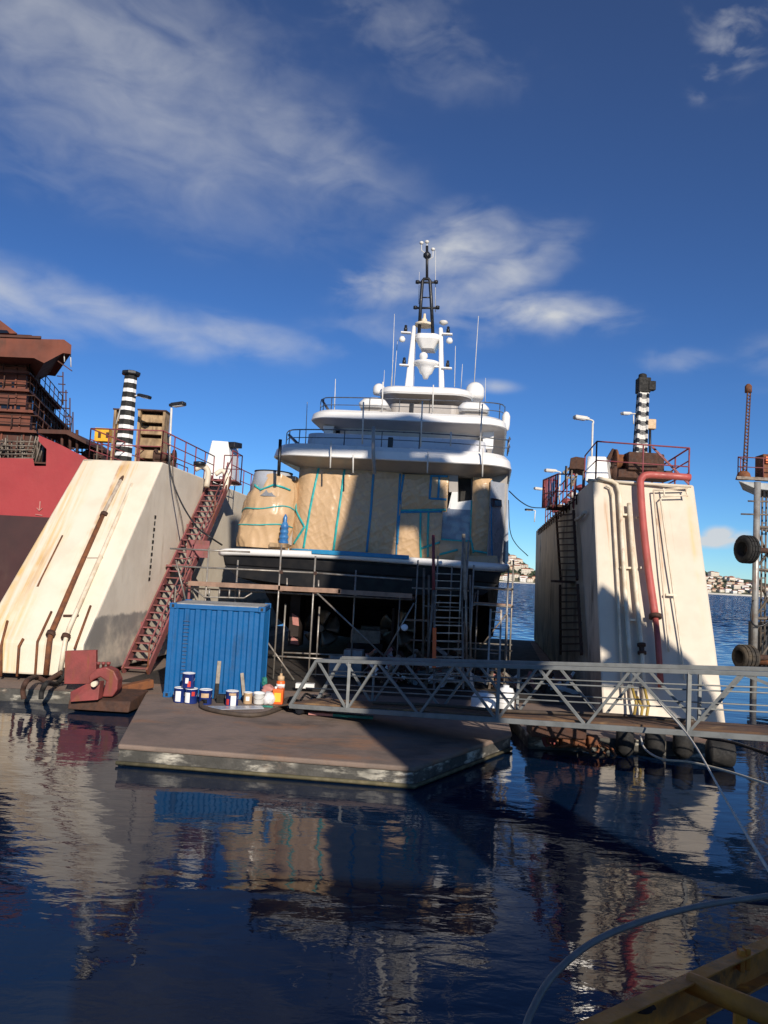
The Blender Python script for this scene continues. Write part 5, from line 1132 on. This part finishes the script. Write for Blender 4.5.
# ------------------------------------------------------------------ gangway
gw = thing('gangway', 'grey steel truss gangway reaching from the right onto the landing stage', 'gangway', V((-2, 17, .45)))
g0, g1 = W(290, 706, 17.0), W(768, 738.5, 12.2); h0, h1 = W(318, 663, 16.8), W(768, 671.5, 12.2)
dg = (g1 - g0); Ld = V((dg.x, dg.y, 0)).normalized(); nd = V((-Ld.y, Ld.x, 0)); Wd = .95
if nd.y < 0: nd = -nd
gE = g1 + dg * .25; hE = h1 + (h1 - h0).normalized() * (gE - g1).length
H_ = .965
def gp(t, top, side):
    p = lerp(g0, gE, t) + nd * (Wd * side); return p + V((0, 0, H_)) if top else p
t0_ = .055
for s_ in (0, 1):
    MB().bar(gp(t0_, 1, s_), gp(1, 1, s_), .07, .07).build('top_chord', 'grey', gw, bevel=.008)
    MB().bar(gp(0, 0, s_), gp(1, 0, s_), .07, .09).build('bottom_chord', 'grey', gw, bevel=.008)
    MB().bar(gp(.0, 0, s_), gp(t0_, 1, s_), .06).build('end_post', 'grey', gw)
    def ux(x, top):      # station on the near truss seen at picture column x
        lo_, hi_ = 0.0, 1.0
        for _ in range(40):
            mid = (lo_ + hi_) / 2; p = gp(mid, top, 0) - CAM; X = 384 + F * p.dot(rt) / p.dot(fw)
            if X < x: lo_ = mid
            else: hi_ = mid
        return lo_
    bt_ = [ux(x, 0) for x in (347, 419, 497, 586, 688)] + [.985]; tp_ = [ux(x, 1) for x in (318, 378, 455, 538, 631, 741)]
    for u in (bt_[0], bt_[2], bt_[4]): MB().bar(gp(u, 0, s_), gp(u, 1, s_), .06 if s_ == 0 else .05).build('post', 'grey', gw)
    for k in range(6):
        MB().bar(gp(tp_[k], 1, s_), gp(bt_[k], 0, s_), .043).build('diagonal', 'grey', gw)
        if k < 5: MB().bar(gp(bt_[k], 0, s_), gp(tp_[k + 1], 1, s_), .043).build('diagonal', 'grey', gw)
    for q in (.40, .70):
        MB().tube([gp(.03 + .0, 0, s_) + V((0, 0, H_ * q)) + nd * (.06 if s_ == 0 else -.06), gp(1, 0, s_) + V((0, 0, H_ * q)) + nd * (.06 if s_ == 0 else -.06)], .014, 6).build('guard_rail', 'grey', gw)
for k in range(14):
    u = .01 + k * .075; MB().bar(gp(u, 0, 0) - V((0, 0, .03)), gp(u, 0, 1) - V((0, 0, .03)), .06, .06).build('cross_beam', 'grey', gw)
pth = [gp(.005, 0, .06), gp(1, 0, .06), gp(1, 0, .94), gp(.005, 0, .94)]
MB().prism([p + V((0, 0, .03)) for p in pth], (0, 0, .045)).build('walkway', 'grate', gw)
MB().prism([gp(.0, 0, .05) + V((0, 0, .02)), gp(.0, 0, .95) + V((0, 0, .02)), gp(.0, 0, .95) - Ld * .5 - V((0, 0, .1)), gp(.0, 0, .05) - Ld * .5 - V((0, 0, .1))], (0, 0, .03)).build('ramp_plate', 'grate', gw)
for s_ in (.1, .9): MB().lathe(gp(.02, 0, s_) - nd * .08 + V((0, 0, -.06)), [(.10, 0), (.10, .16)], 14, nd).build('roller', 'black', gw)
pl_ = MB(); a, b2 = pz(309, 713, Zd + .05), pz(373, 717.5, Zd + .05); pl_.use('primerpink').bar(a, lerp(a, b2, .38), .14, .05); pl_.use('greenrag').bar(lerp(a, b2, .38), b2, .14, .05)
tag(pl_.build('painted_batten'), 'half pink half teal batten lying under the end of the gangway', 'batten')
hp = [gp(.16, 0, .4) + V((0, 0, .12)), gp(.3, 0, .5) + V((0, 0, .13)), gp(.42, 0, .3) + V((0, 0, .13)), gp(.56, 0, .6) + V((0, 0, .13)), gp(.7, 0, .45) + V((0, 0, .13))]
tag(MB().tube(bez(hp, 8), .035, 7).build('hose', 'hosedk'), 'brown hose laid along the gangway walkway', 'hose')

# ------------------------------------------------------------------ waterline clutter below the right wing
def chain(name, lab, cat, pts, mt_, r=.07, step=.22):
    m_ = MB(); P = bez(pts, 10); acc = 0; k = 0
    for a, b2 in zip(P, P[1:]):
        acc += (b2 - a).length
        if acc >= step:
            acc = 0; d = (b2 - a).normalized(); s = d.cross(V((0, 0, 1)) if k % 2 else V((0, 1, .3))).normalized(); k += 1
            c = a; m_.tube([c - d * .13, c - d * .08 + s * r, c + d * .08 + s * r, c + d * .13, c + d * .08 - s * r, c - d * .08 - s * r, c - d * .13], .028, 5)
    return tag(m_.build(name, mt_), lab, cat)
chain('anchor_chain', 'rusty chain hanging over the dock edge under the gangway', 'chain', [W(545, 735, 16.4), W(560, 745, 16.2), W(575, 742, 16.2), W(590, 750, 16.1), W(604, 746, 16.2), W(612, 758, 16.0)], 'rust', .09, .2)
mg2 = thing('mooring_gear', 'red and rusty mooring fairlead under the gangway at the right dock edge', 'fairlead', pz(560, 740, Zd))
MB().box(pz(558, 736, Zd) + V((0, .2, .12)), (1.1, .6, .3)).build('base', 'rustdk', mg2, bevel=.03)
MB().prism([W(540, 735, 16.5), W(552, 728, 16.5), W(566, 728, 16.5), W(583, 738, 16.5), W(580, 746, 16.4), W(560, 744, 16.4), W(545, 748, 16.4)], (0, .5, 0)).build('jaw', 'red', mg2, bevel=.04)
for x in (566, 578, 592): MB().lathe(W(x, 741, 16.25), [(.10, -.12), (.13, -.1), (.13, .1), (.10, .12)], 12, V((1, .2, 0))).build('roller', 'rust', mg2)
for i, (x, y, r_, n_) in enumerate(((625, 741, .18, 'left'), (655, 742, .2, 'middle'), (683, 743, .2, 'right'))):
    m_ = MB(); c = W(x, y, 16.3); m_.lathe(c + V((0, 0, -.28)), [(r_ * .6, 0), (r_, .1), (r_, .5), (r_ * .6, .6)], 14); tag(m_.build('rubber_fender', 'blackrub'), f'worn {["small", "grey", "dark"][i]} rubber fender hung at the dock edge under the gangway, {n_} of three', 'fender', 'rubber fenders under the gangway')
fl_ = MB(); fl_.lathe(W(706, 752, 15.9), [(.05, 0), (.25, .05), (.26, .08), (.26, .46), (.24, .5), (.05, .52)], 18, V((1, -.1, 0)))
tag(fl_.build('float_drum', 'blackrub'), 'black cylindrical float lying at the waterline under the gangway', 'float')
cable('pale hose running from the dock edge across the water to the right', [W(640, 735, 16.4), W(645, 749, 15.6), W(662, 759, 14.6), W(690, 762, 13.8), W(730, 772, 12.8), W(800, 795, 11)], .020, 'rope', name='water_hose')
cable('black cable slung from under the gangway to the right', [W(672, 722, 15.4), W(700, 736, 14.5), W(735, 743, 13.6), W(790, 762, 12)], .03, 'black')
cable('pale mooring rope slanting from the gangway down to the quay', [gp(.655, 0, 0) + V((0, -.06, .5)), W(690, 738, 11.6), W(722, 793, 8.2), W(745, 832, 6.8), W(790, 905, 5.2)], .013, 'rope', name='mooring_rope')
# ------------------------------------------------------------------ tower with fenders
D = 26.0
ft = thing('fender_tower', 'grey steel tower with a railed platform and big rubber fenders at the right edge', 'tower', V((W(756, 690, 26).x, 26, 0)))
cx_ = W(756, 560, 26).x; zt_ = W(756, 484, 26).z
def T(x, y, d=0): return W(x, y, 26 + d)
for (xa, xb, d, r_) in ((757.5, 753, 0, .105), (790, 787, 0, .105), (776, 773, 2.2, .09), (804, 802, 2.2, .09)):
    a, b2 = T(xa, 482, d), T(xb, 696, d); b2.z = -.5; MB().tube([b2, a], r_, 10).build('column', 'galvdk' if d else 'crane_col', ft)
for z in (1.0, 2.6, 4.2, 5.6):
    for d0, d1, x0, x1 in ((0, 0, 755, 788), (0, 2.2, 755, 775), (2.2, 2.2, 775, 803)):
        a, b2 = T(x0, 560, d0), T(x1, 560, d1); a.z = b2.z = z; MB().tube([a, b2], .05, 6).build('girt', 'galvdk', ft)
for z0, z1 in ((1.0, 2.6), (2.6, 4.2), (4.2, 5.6)):
    a, b2 = T(755, 560, 0), T(788, 560, 0); a.z, b2.z = z0, z1; MB().tube([a, b2], .04, 6).build('brace', 'galvdk', ft)
    a, b2 = T(755, 560, 0), T(775, 560, 2.2); a.z, b2.z = z1, z0; MB().tube([a, b2], .04, 6).build('brace', 'galvdk', ft)
for x in (762.5, 766.5):
    MB().tube([T(x, 486, .4), T(x - 2.4, 668, .4)], .03, 6).build('ladder_rail', 'galvdk', ft)
for k in range(16): MB().tube([T(762.5 - k * .15, 490 + k * 11, .4), T(766.5 - k * .15, 490 + k * 11, .4)], .02, 5).build('ladder_rung', 'galvdk', ft)
P = [T(737, 479), T(815, 483), T(815, 483, 2.4), T(742, 480, 2.4)]
MB().prism(P, (0, 0, .10)).build('platform', 'galvdk', ft)
MB().prism([T(738, 481), T(815, 487), T(815, 495), T(756, 489)], (1.15, 2.2, 0)).build('platform_girder', 'contgrey', ft, bevel=.02)
rm = MB(); rail_mb(rm, [P[0] + V((.05, .05, .1)), P[1] + V((0, .05, .1))], .65, (.5,), .9, .02); rail_mb(rm, [P[0] + V((.05, .05, .1)), P[3] + V((0, -.05, .1))], .65, (.5,), 1.1, .02); rm.build('railing', 'stair', ft)
MB().box(T(767, 468, .6), (.55, .6, .85)).build('control_box', 'rust', ft, bevel=.02)
MB().box(T(768, 460, .25), (.16, .06, .22)).build('sign_plate', 'orange', ft)
for (x0, x1, y) in ((748, 757, 501), (741, 757, 514)): MB().tube([T(x0, y), T(x1 + 20, y + 1)], .03, 6).build('outrigger', 'galvdk', ft)
# slanting antenna mast
b2, a = T(743.5, 478, .3), T(748.3, 391, .3); s0 = .065
for dx, dy in ((-1, -1), (1, -1), (0, 1)): o2_ = V((dx * s0, dy * s0, 0)); MB().tube([b2 + o2_, a + o2_ * .8], .022, 5).build('antenna_chord', 'rustdk', ft)
mb = MB()
for k in range(26):
    p, q = lerp(b2, a, k / 26), lerp(b2, a, (k + 1) / 26); mb.bar(p + V((-s0, -s0, 0)), q + V((s0, -s0, 0)), .02); mb.bar(p + V((s0, -s0, 0)), q + V((0, s0, 0)), .02)
mb.build('antenna_lacing', 'rust', ft)
MB().lathe(b2 - V((0, 0, .05)), [(.26, 0), (.2, .2), (.12, .28)], 10).build('antenna_foot', 'rust', ft); MB().lathe(a, [(.12, -.05), (.12, .16), (.05, .24)], 8).build('antenna_cap', 'rust', ft)
def tyre(c, r, wd, ax, tm):
    ax = V(ax).normalized()
    MB().lathe(c, [(.0, wd * .7), (r * .5, wd * .7), (r * .55, .03), (r * .6, -.0), (r * .88, 0), (r, wd * .12), (r, wd * .88), (r * .9, wd), (r * .4, wd), (r * .4, wd * .5), (r * .2, wd * .5)], 24, ax).build('fender_tyre', tm, ft)
    mb = MB(); a_ = ax.cross(V((0, 0, 1))).normalized(); b_ = ax.cross(a_)
    for k in range(18):
        th = k / 18 * 2 * math.pi; d = a_ * math.cos(th) + b_ * math.sin(th)
        for j in range(3): mb.bar(c + d * (r + .0) + ax * (wd * (.14 + j * .25)), c + d * (r + .0) + ax * (wd * (.32 + j * .25)), .13, .05, d)
    mb.build('tread_blocks', tm, ft); MB().lathe(c + ax * wd * .66, [(0, 0), (r * .5, 0), (r * .5, .02)], 20, ax).build('hub_well', 'black', ft)
    MB().tube([c + ax * wd * .5, c + ax * (wd + 1.2)], .09, 8).build('fender_axle', 'rustdk', ft)
tyre(T(741.5, 549, -.5), .43, .42, (.97, .25, 0), 'blackrub'); tyre(T(738.5, 657, -.7), .37, .55, (.97, .25, 0), 'tyre')
MB().tube([T(757, 660, -.3), T(800, 662, -.3)], .17, 10).build('fender_boom', 'rust', ft)
tag(MB().box(T(772, 646, 1.2), (1.2, 1.0, 1.6)).build('equipment_cabinet', 'black', bevel=.03), 'dark equipment cabinet behind the lower fender of the tower', 'cabinet')
cb2 = MB(); cb2.tube(bez([T(753, 600, -.15), T(751, 618, -.2), T(756, 626, -.2), T(768, 622, -.2), T(782, 600, -.2)], 6), .03, 6); tag(cb2.build('cable', 'black'), 'black cable looping round the right tower column', 'cable')

# ------------------------------------------------------------------ rusty ship on the left
D = 46.0
sh = thing('ship', 'unfinished red hulled ship with a brown primer deckhouse moored at the left', 'ship', V((W(30, 600, 46).x, 46, 0)))
def S(x, y, d=0): return W(x, y, D + d)
prof = [(-90, 458), (-20, 457.5), (33, 458.5), (34.5, 466), (46, 466), (46.5, 449), (38.5, 441), (38.5, 435), (60, 444.5), (84, 456.5), (118, 478)]
zb_ = S(40, 517).z
ups = [S(x, y) for x, y in prof]
lo = [V((p.x, p.y, zb_)) for p in ups]; bt = [V((p.x * 1.0 + .4, p.y + .6, -1)) for p in ups]
mb = MB(); ex = V((-3.5, 34, 0))
mb.use('shipred'); mb.poly([lo[0], lo[-1]] + ups[::-1])
mb.poly([lo[-1], lo[-1] + ex, ups[-1] + ex, ups[-1]])
mb.use('shipdark'); mb.poly([bt[0], bt[-1], lo[-1], lo[0]])
mb.poly([bt[-1], bt[-1] + ex, lo[-1] + ex, lo[-1]])
mb.build('hull', None, sh)
zd_ = S(20, 462).z; mb = MB(); mb.prism([V((ups[0].x, D + .3, zd_)), V((ups[-1].x, D + .3, zd_)), V((ups[-1].x - 3, D + 30, zd_)), V((ups[0].x, D + 30, zd_))], (0, 0, .1)); mb.build('main_deck', 'shipdk', sh)
mkm = MB(); c = S(39.6, 508, -.04); mkm.box(c + V((0, 0, .12)), (.07, .03, .55)); mkm.bar(c + V((-.16, 0, .0)), c + V((0, 0, -.16)), .07, .04); mkm.bar(c + V((.16, 0, .0)), c + V((0, 0, -.16)), .07, .04); mkm.bar(c + V((-.2, 0, -.38)), c + V((.2, 0, -.42)), .05, .06, V((0, 1, 0)))
mkm.build('draft_mark', 'primerpink', sh)
# deckhouse tiers
def tier(x, yt_, yb_, xr, dr, d0=2.0, wall='shiprust', xl=-60):
    zt_, z0 = S(x, yt_, d0).z, S(x, yb_, d0).z; c = S(x, (yt_ + yb_) / 2, d0); r_ = S(xr, (yt_ + yb_) / 2, d0 + dr); l_ = S(xl, (yt_ + yb_) / 2, d0)
    P = [V((l_.x, c.y, z0)), V((c.x, c.y, z0)), V((r_.x, r_.y, z0)), V((l_.x, r_.y, z0))]
    return MB().prism(P, (0, 0, zt_ - z0)).build('deckhouse_tier', wall, sh), c, r_, zt_, z0
tiers = [tier(27, 352, 373, 40, 6), tier(26, 373, 391, 57, 11), tier(26, 391, 412, 67, 14), tier(30, 412, 432, 69, 15), tier(33, 432, 462, 72, 16, wall='shipdk')]
for (o, c, r_, zt_, z0) in tiers:
    P = [V((c.x - 14, c.y - .35, zt_)), V((c.x + .3, c.y - .35, zt_)), V((r_.x + .5, r_.y, zt_)), V((c.x - 14, r_.y, zt_))]
    MB().prism([p - V((0, 0, .1)) for p in P], (0, 0, .16)).build('deck_edge', 'shiprust', o)
    rm = MB(); rail_mb(rm, [P[0], P[1], P[2]], .95, (.5,), 1.6, .035); rm.build('guard_rail', 'shipdk', o)
    d = V((r_.x - c.x, r_.y - c.y, 0)); 
    for k in range(10):
        q = V((c.x, c.y, 0)) + d * ((k + .7) / 10.6); MB().bar(V((q.x + .05, q.y, z0)), V((q.x + .05, q.y, zt_)), .16).build('stiffener', 'shipdk', o)
    for k in range(7):
        q = V((c.x - .6 - k * 1.35, c.y - .04, 0)); MB().bar(V((q.x, q.y, z0)), V((q.x, q.y, zt_)), .10).build('stiffener', 'shiprust', o)
    q = lerp(z0, zt_, .30); MB().bar(V((c.x - 12, c.y - .05, q)), V((c.x, c.y - .05, q)), .08, .1).build('stringer', 'shipdk', o)
def shwin(o, pts, d=1.97):
    for (xa, ya, xb, yb_) in pts:
        P = [S(xa, ya, d), S(xb, ya + .2, d), S(xb, yb_ + .2, d), S(xa, yb_, d)]; MB().prism(P, (0, .06, 0)).build('window', 'glass', o)
shwin(tiers[0][0], [(6, 359.5, 11.5, 366.5), (14, 360, 19, 366.5)]); shwin(tiers[1][0], [(11.5, 382, 17, 387.5), (-2, 382, 2, 388)]); shwin(tiers[2][0], [(1, 405, 9.5, 412), (12, 405.5, 20, 412.5)])
# side windows on the receding wall
for ti, n_ in ((1, 3), (2, 4), (3, 4)):
    o, c, r_, zt_, z0 = tiers[ti]; d = V((r_.x - c.x, r_.y - c.y, 0)); nn = V((d.y, -d.x, 0)).normalized()
    for k in range(n_): q = V((c.x, c.y, lerp(z0, zt_, .55))) + d * ((k + .6) / (n_ + .3)) + nn * .02; MB().bar(q - d.normalized() * .45, q + d.normalized() * .45, .08, .7).build('window', 'glass', o)
# bridge wing
P = [S(-60, 333, 0), S(41, 337, 0), S(41.5, 339, 0), S(64, 339.5, 0), S(71.5, 345, 0), S(71, 354, 0), S(63, 353, 0), S(44, 363, 0), S(34, 358, 0), S(-60, 354, 0)]
MB().prism(P, (-3.4, 6, 0)).build('bridge_wing', 'shiprust', sh); MB().bar(S(-60, 333.6, -.05), S(41, 337.4, -.05), .1, .14).build('coaming', 'shipdk', sh)
MB().prism([S(-60, 312, 1), S(-8, 314, 1), S(17.5, 333.5, 1), S(-60, 333, 1)], (-2.5, 4, 0)).build('wheelhouse_roof', 'shiprust', sh)
MB().prism([S(-60, 326, .9), S(7, 330.2, .9), S(9, 333, .9), S(-60, 332.5, .9)], (0, .08, 0)).build('wheelhouse_window', 'glass', sh)
for (x, y0_, y1_) in ((64, 350, 362), (70.5, 352, 367)): MB().tube([S(x, y0_, .3), S(x + .5, y1_, .3)], .035, 5).build('hanging_rod', 'dullwhite', sh)
MB().bar(S(58, 361, .3), S(72, 371, .3), .06).build('staging', 'shipdk', sh)
# scaffold sticking out at the edge of the tiers
stg = MB()
for k in range(11):
    y = 376 + k * 8; x0 = 57 + k * 1.3; stg.tube([S(x0, y, 13), S(x0 + 6 + (k % 3), y + .6, 13)], .045, 5)
for x0, y0_, y1_ in ((63, 372, 405), (66, 390, 430), (70, 398, 440), (73, 412, 450)): stg.tube([S(x0, y0_, 13), S(x0, y1_, 13)], .05, 5)
stg.build('edge_staging', 'shipdk', sh)
# clutter on the deck behind the bulwark: staging poles
stg = MB()
for k in range(26):
    x = rng.uniform(-2, 46); y0_ = rng.uniform(434, 446); stg.tube([S(x, 462, .6 + rng.random()), S(x + rng.uniform(-3, 7), y0_, .6 + rng.random())], .05, 5)
for k in range(5): stg.tube([S(-2, 441 + k * 4.4, .8), S(34, 442 + k * 4, .8)], .045, 5)
stg.build('deck_staging', 'galvdk', sh)
mb = MB()
for x in (62, 70, 77): mb.tube([S(x, 452, 1.5), S(x, 430, 1.5)], .09, 6)
mb.prism([S(38, 429, 1), S(68, 430, 1), S(86, 441, 1), S(86, 444, 1), S(66, 434, 1), S(38, 433, 1)], (0, 6, 0)); mb.build('side_gallery', 'shipdk', sh)
mb = MB()
for k in range(7): x = 78 + k * 4; mb.tube([S(x, 462, 3), S(x, 440 + (k % 2) * 4, 3)], .05, 5)
mb.tube([S(78, 446, 3), S(104, 450, 3)], .06, 5); mb.tube([S(78, 452, 3), S(104, 456, 3)], .06, 5); mb.prism([S(82, 452, 4), S(94, 446, 4), S(101, 450, 4), S(101, 462, 4), S(82, 462, 4)], (0, 2, 0)); mb.build('deck_machinery', 'shipdk', sh)

# ------------------------------------------------------------------ foreground: yellow beam and hose
yb0, yb1 = W(575, 1049, 3.75), W(800, 939, 5.3)
fb_ = thing('steel_beam', 'worn yellow steel channel beam along the quay edge, in shade at the lower right corner', 'beam', yb0)
ud = (yb1 - yb0).normalized(); sd = V((ud.y, -ud.x, 0)).normalized()
MB().bar(yb0, yb1, .012, .20).build('web', 'yellow', fb_)
for dz in (-.10, .10): MB().bar(yb0 + V((0, 0, dz)) + sd * .035, yb1 + V((0, 0, dz)) + sd * .035, .085, .012).build('flange', 'yellow', fb_, bevel=.003)
a = W(688, 982, 4.35); MB().tube([a, W(800, 1028, 4.0)], .052, 12).build('strut_tube', 'yellow', fb_)
MB().box(W(741, 960, 4.7), (.03, .05, .12)).build('lug', 'yellow', fb_, bevel=.005); MB().box(W(746.5, 958, 4.72), (.03, .05, .12)).build('lug', 'yellow', fb_, bevel=.005)
for x, y in ((700, 1004), (742, 985)):
    p = W(x, y, 4.75); MB().bar(p, p + V((0, .1, -1.2)), .07, .03).build('support', 'yellow', fb_)
crumple('rope_bundle', 'rusty rope bundle lying on the lower end of the yellow beam', 'rope', W(640, 1010, 4.1), (.07, .05, .03), 'rustdk', 21)
hp = [W(522, 1045, 3.5), W(530, 1015, 3.6), W(552, 977, 3.8), W(590, 944, 4.05), (W(640, 922, 4.25)), W(700, 906, 4.5), W(768, 896, 4.75), W(850, 884, 5.1)]
tag(MB().tube(bez(hp, 10), .0165, 12).build('hose', 'hose'), 'smooth grey hose arching over the water in the foreground', 'hose')

# ------------------------------------------------------------------ unseen crane-like shade caster behind the viewer, shaped from the shadows it throws
pcn = thing('crane_like_shade_caster', 'unseen crane-like shade caster, shaped for the shadows on yacht and dock', 'shade caster', V((6, -6, 0)))
def sil(name, pts, th=1.2): MB().prism([V((x, -5.0, z)) for x, z in pts], (0, -th, 0)).build(name, 'castergrey', pcn)
CY = -5.0
def sh_pt(p): # where the shade line through p leaves the caster plane
    k = (CY - p.y) / to_sun.y; q = p + to_sun * k; return (q.x, q.z)
def gnd(x, y): return sh_pt(pz(x, y, Zd))
def gwp(x, y): # point on the near gangway truss
    n = V((Ld.y, -Ld.x, 0)); return sh_pt(on(x, y, g0, n))
sil('tower', [(gnd(424, 763)[0] - .1, 4.0), gnd(424, 763), gnd(369, 720), sh_pt(Ym @ L(345, 550, 0)), sh_pt(Ym @ L(360, 500, 1)), sh_pt(Ym @ L(366, 462, 1.5)), sh_pt(Ym @ L(398, 462, 1.5)), sh_pt(Ym @ L(402, 505, 1)), sh_pt(Ym @ L(405, 556, 0)), sh_pt(Ym @ L(430, 600, 0)), sh_pt(W(500, 660, 23)), gwp(503, 690), (gwp(503, 690)[0] + .1, 4.0)], 1.5)  # outline traced back from shade edges on stage, stern and gangway
j = [sh_pt(Ym @ L(262, 464, 1.6)), sh_pt(Ym @ L(360, 464, 1.6)), sh_pt(Ym @ L(455, 466, 1.6)), sh_pt(Ym @ L(476, 447, 2.8)), sh_pt(Ym @ L(452, 434, 4)), sh_pt(Ym @ L(404, 423, 4.2)), sh_pt(Ym @ L(384, 427, 4.2)), sh_pt(Ym @ L(300, 428, 4.2)), sh_pt(Ym @ L(258, 436, 2))]
sil('jib', j, 1.0)  # plate shaped for the shade band along the boat deck rim
sil('mid_shade_plate', [sh_pt(Ym @ L(401, 512, 1)), sh_pt(Ym @ L(401, 470, 1)), sh_pt(Ym @ L(434, 470, 1)), sh_pt(Ym @ L(447, 488, 1)), sh_pt(Ym @ L(449, 508, 1)), sh_pt(Ym @ L(440, 514, 1)), sh_pt(Ym @ L(424, 512, 1))], 1.1)  # added plate for the shade on the middle of the wrapping
sil('stern_shade_plate', [sh_pt(Ym @ L(426, 513, 1)), sh_pt(Ym @ L(470, 509.5, 1)), sh_pt(Ym @ L(472, 490, 1)), sh_pt(Ym @ L(486, 486, 1)), sh_pt(Ym @ L(500, 505, 1.6)), sh_pt(Ym @ L(508, 530, 1.8)), sh_pt(Ym @ L(508, 574, 1)), sh_pt(Ym @ L(488, 580, 1)), sh_pt(Ym @ L(466, 640, 0)), sh_pt(Ym @ L(430, 640, 0)), sh_pt(Ym @ L(400, 590, 0)), sh_pt(Ym @ L(404, 566, 0)), sh_pt(Ym @ L(440, 566, 0)), sh_pt(Ym @ L(466, 560, 0)), sh_pt(Ym @ L(470, 540, 0)), sh_pt(Ym @ L(452, 541, 0))], 1.0)  # added plate for the shade on the right of the stern
sil('wing_shade_plate', [sh_pt(fe(601, 584)), sh_pt(fe(604, 585)), sh_pt(fe(620, 597)), sh_pt(fe(657.5, 630)), sh_pt(fe(692, 659)), sh_pt(fe(715, 696)), sh_pt(fe(722, 726)), sh_pt(fe(712, 750)), sh_pt(fe(690, 706)), sh_pt(fe(655, 676)), sh_pt(fe(592, 668)), sh_pt(fe(606, 656)), sh_pt(fe(622.5, 650)), sh_pt(fe(622, 642)), sh_pt(fe(603, 629)), sh_pt(fe(590, 622))], .9)  # added plate for the diagonal shade band on the right wing
MB().box((7.2, -6.3, 3.2), (10.4, 2.2, 6.9)).build('foreground_shade_block', 'castergrey', pcn)  # added block that keeps the yellow beam and near hose in shade
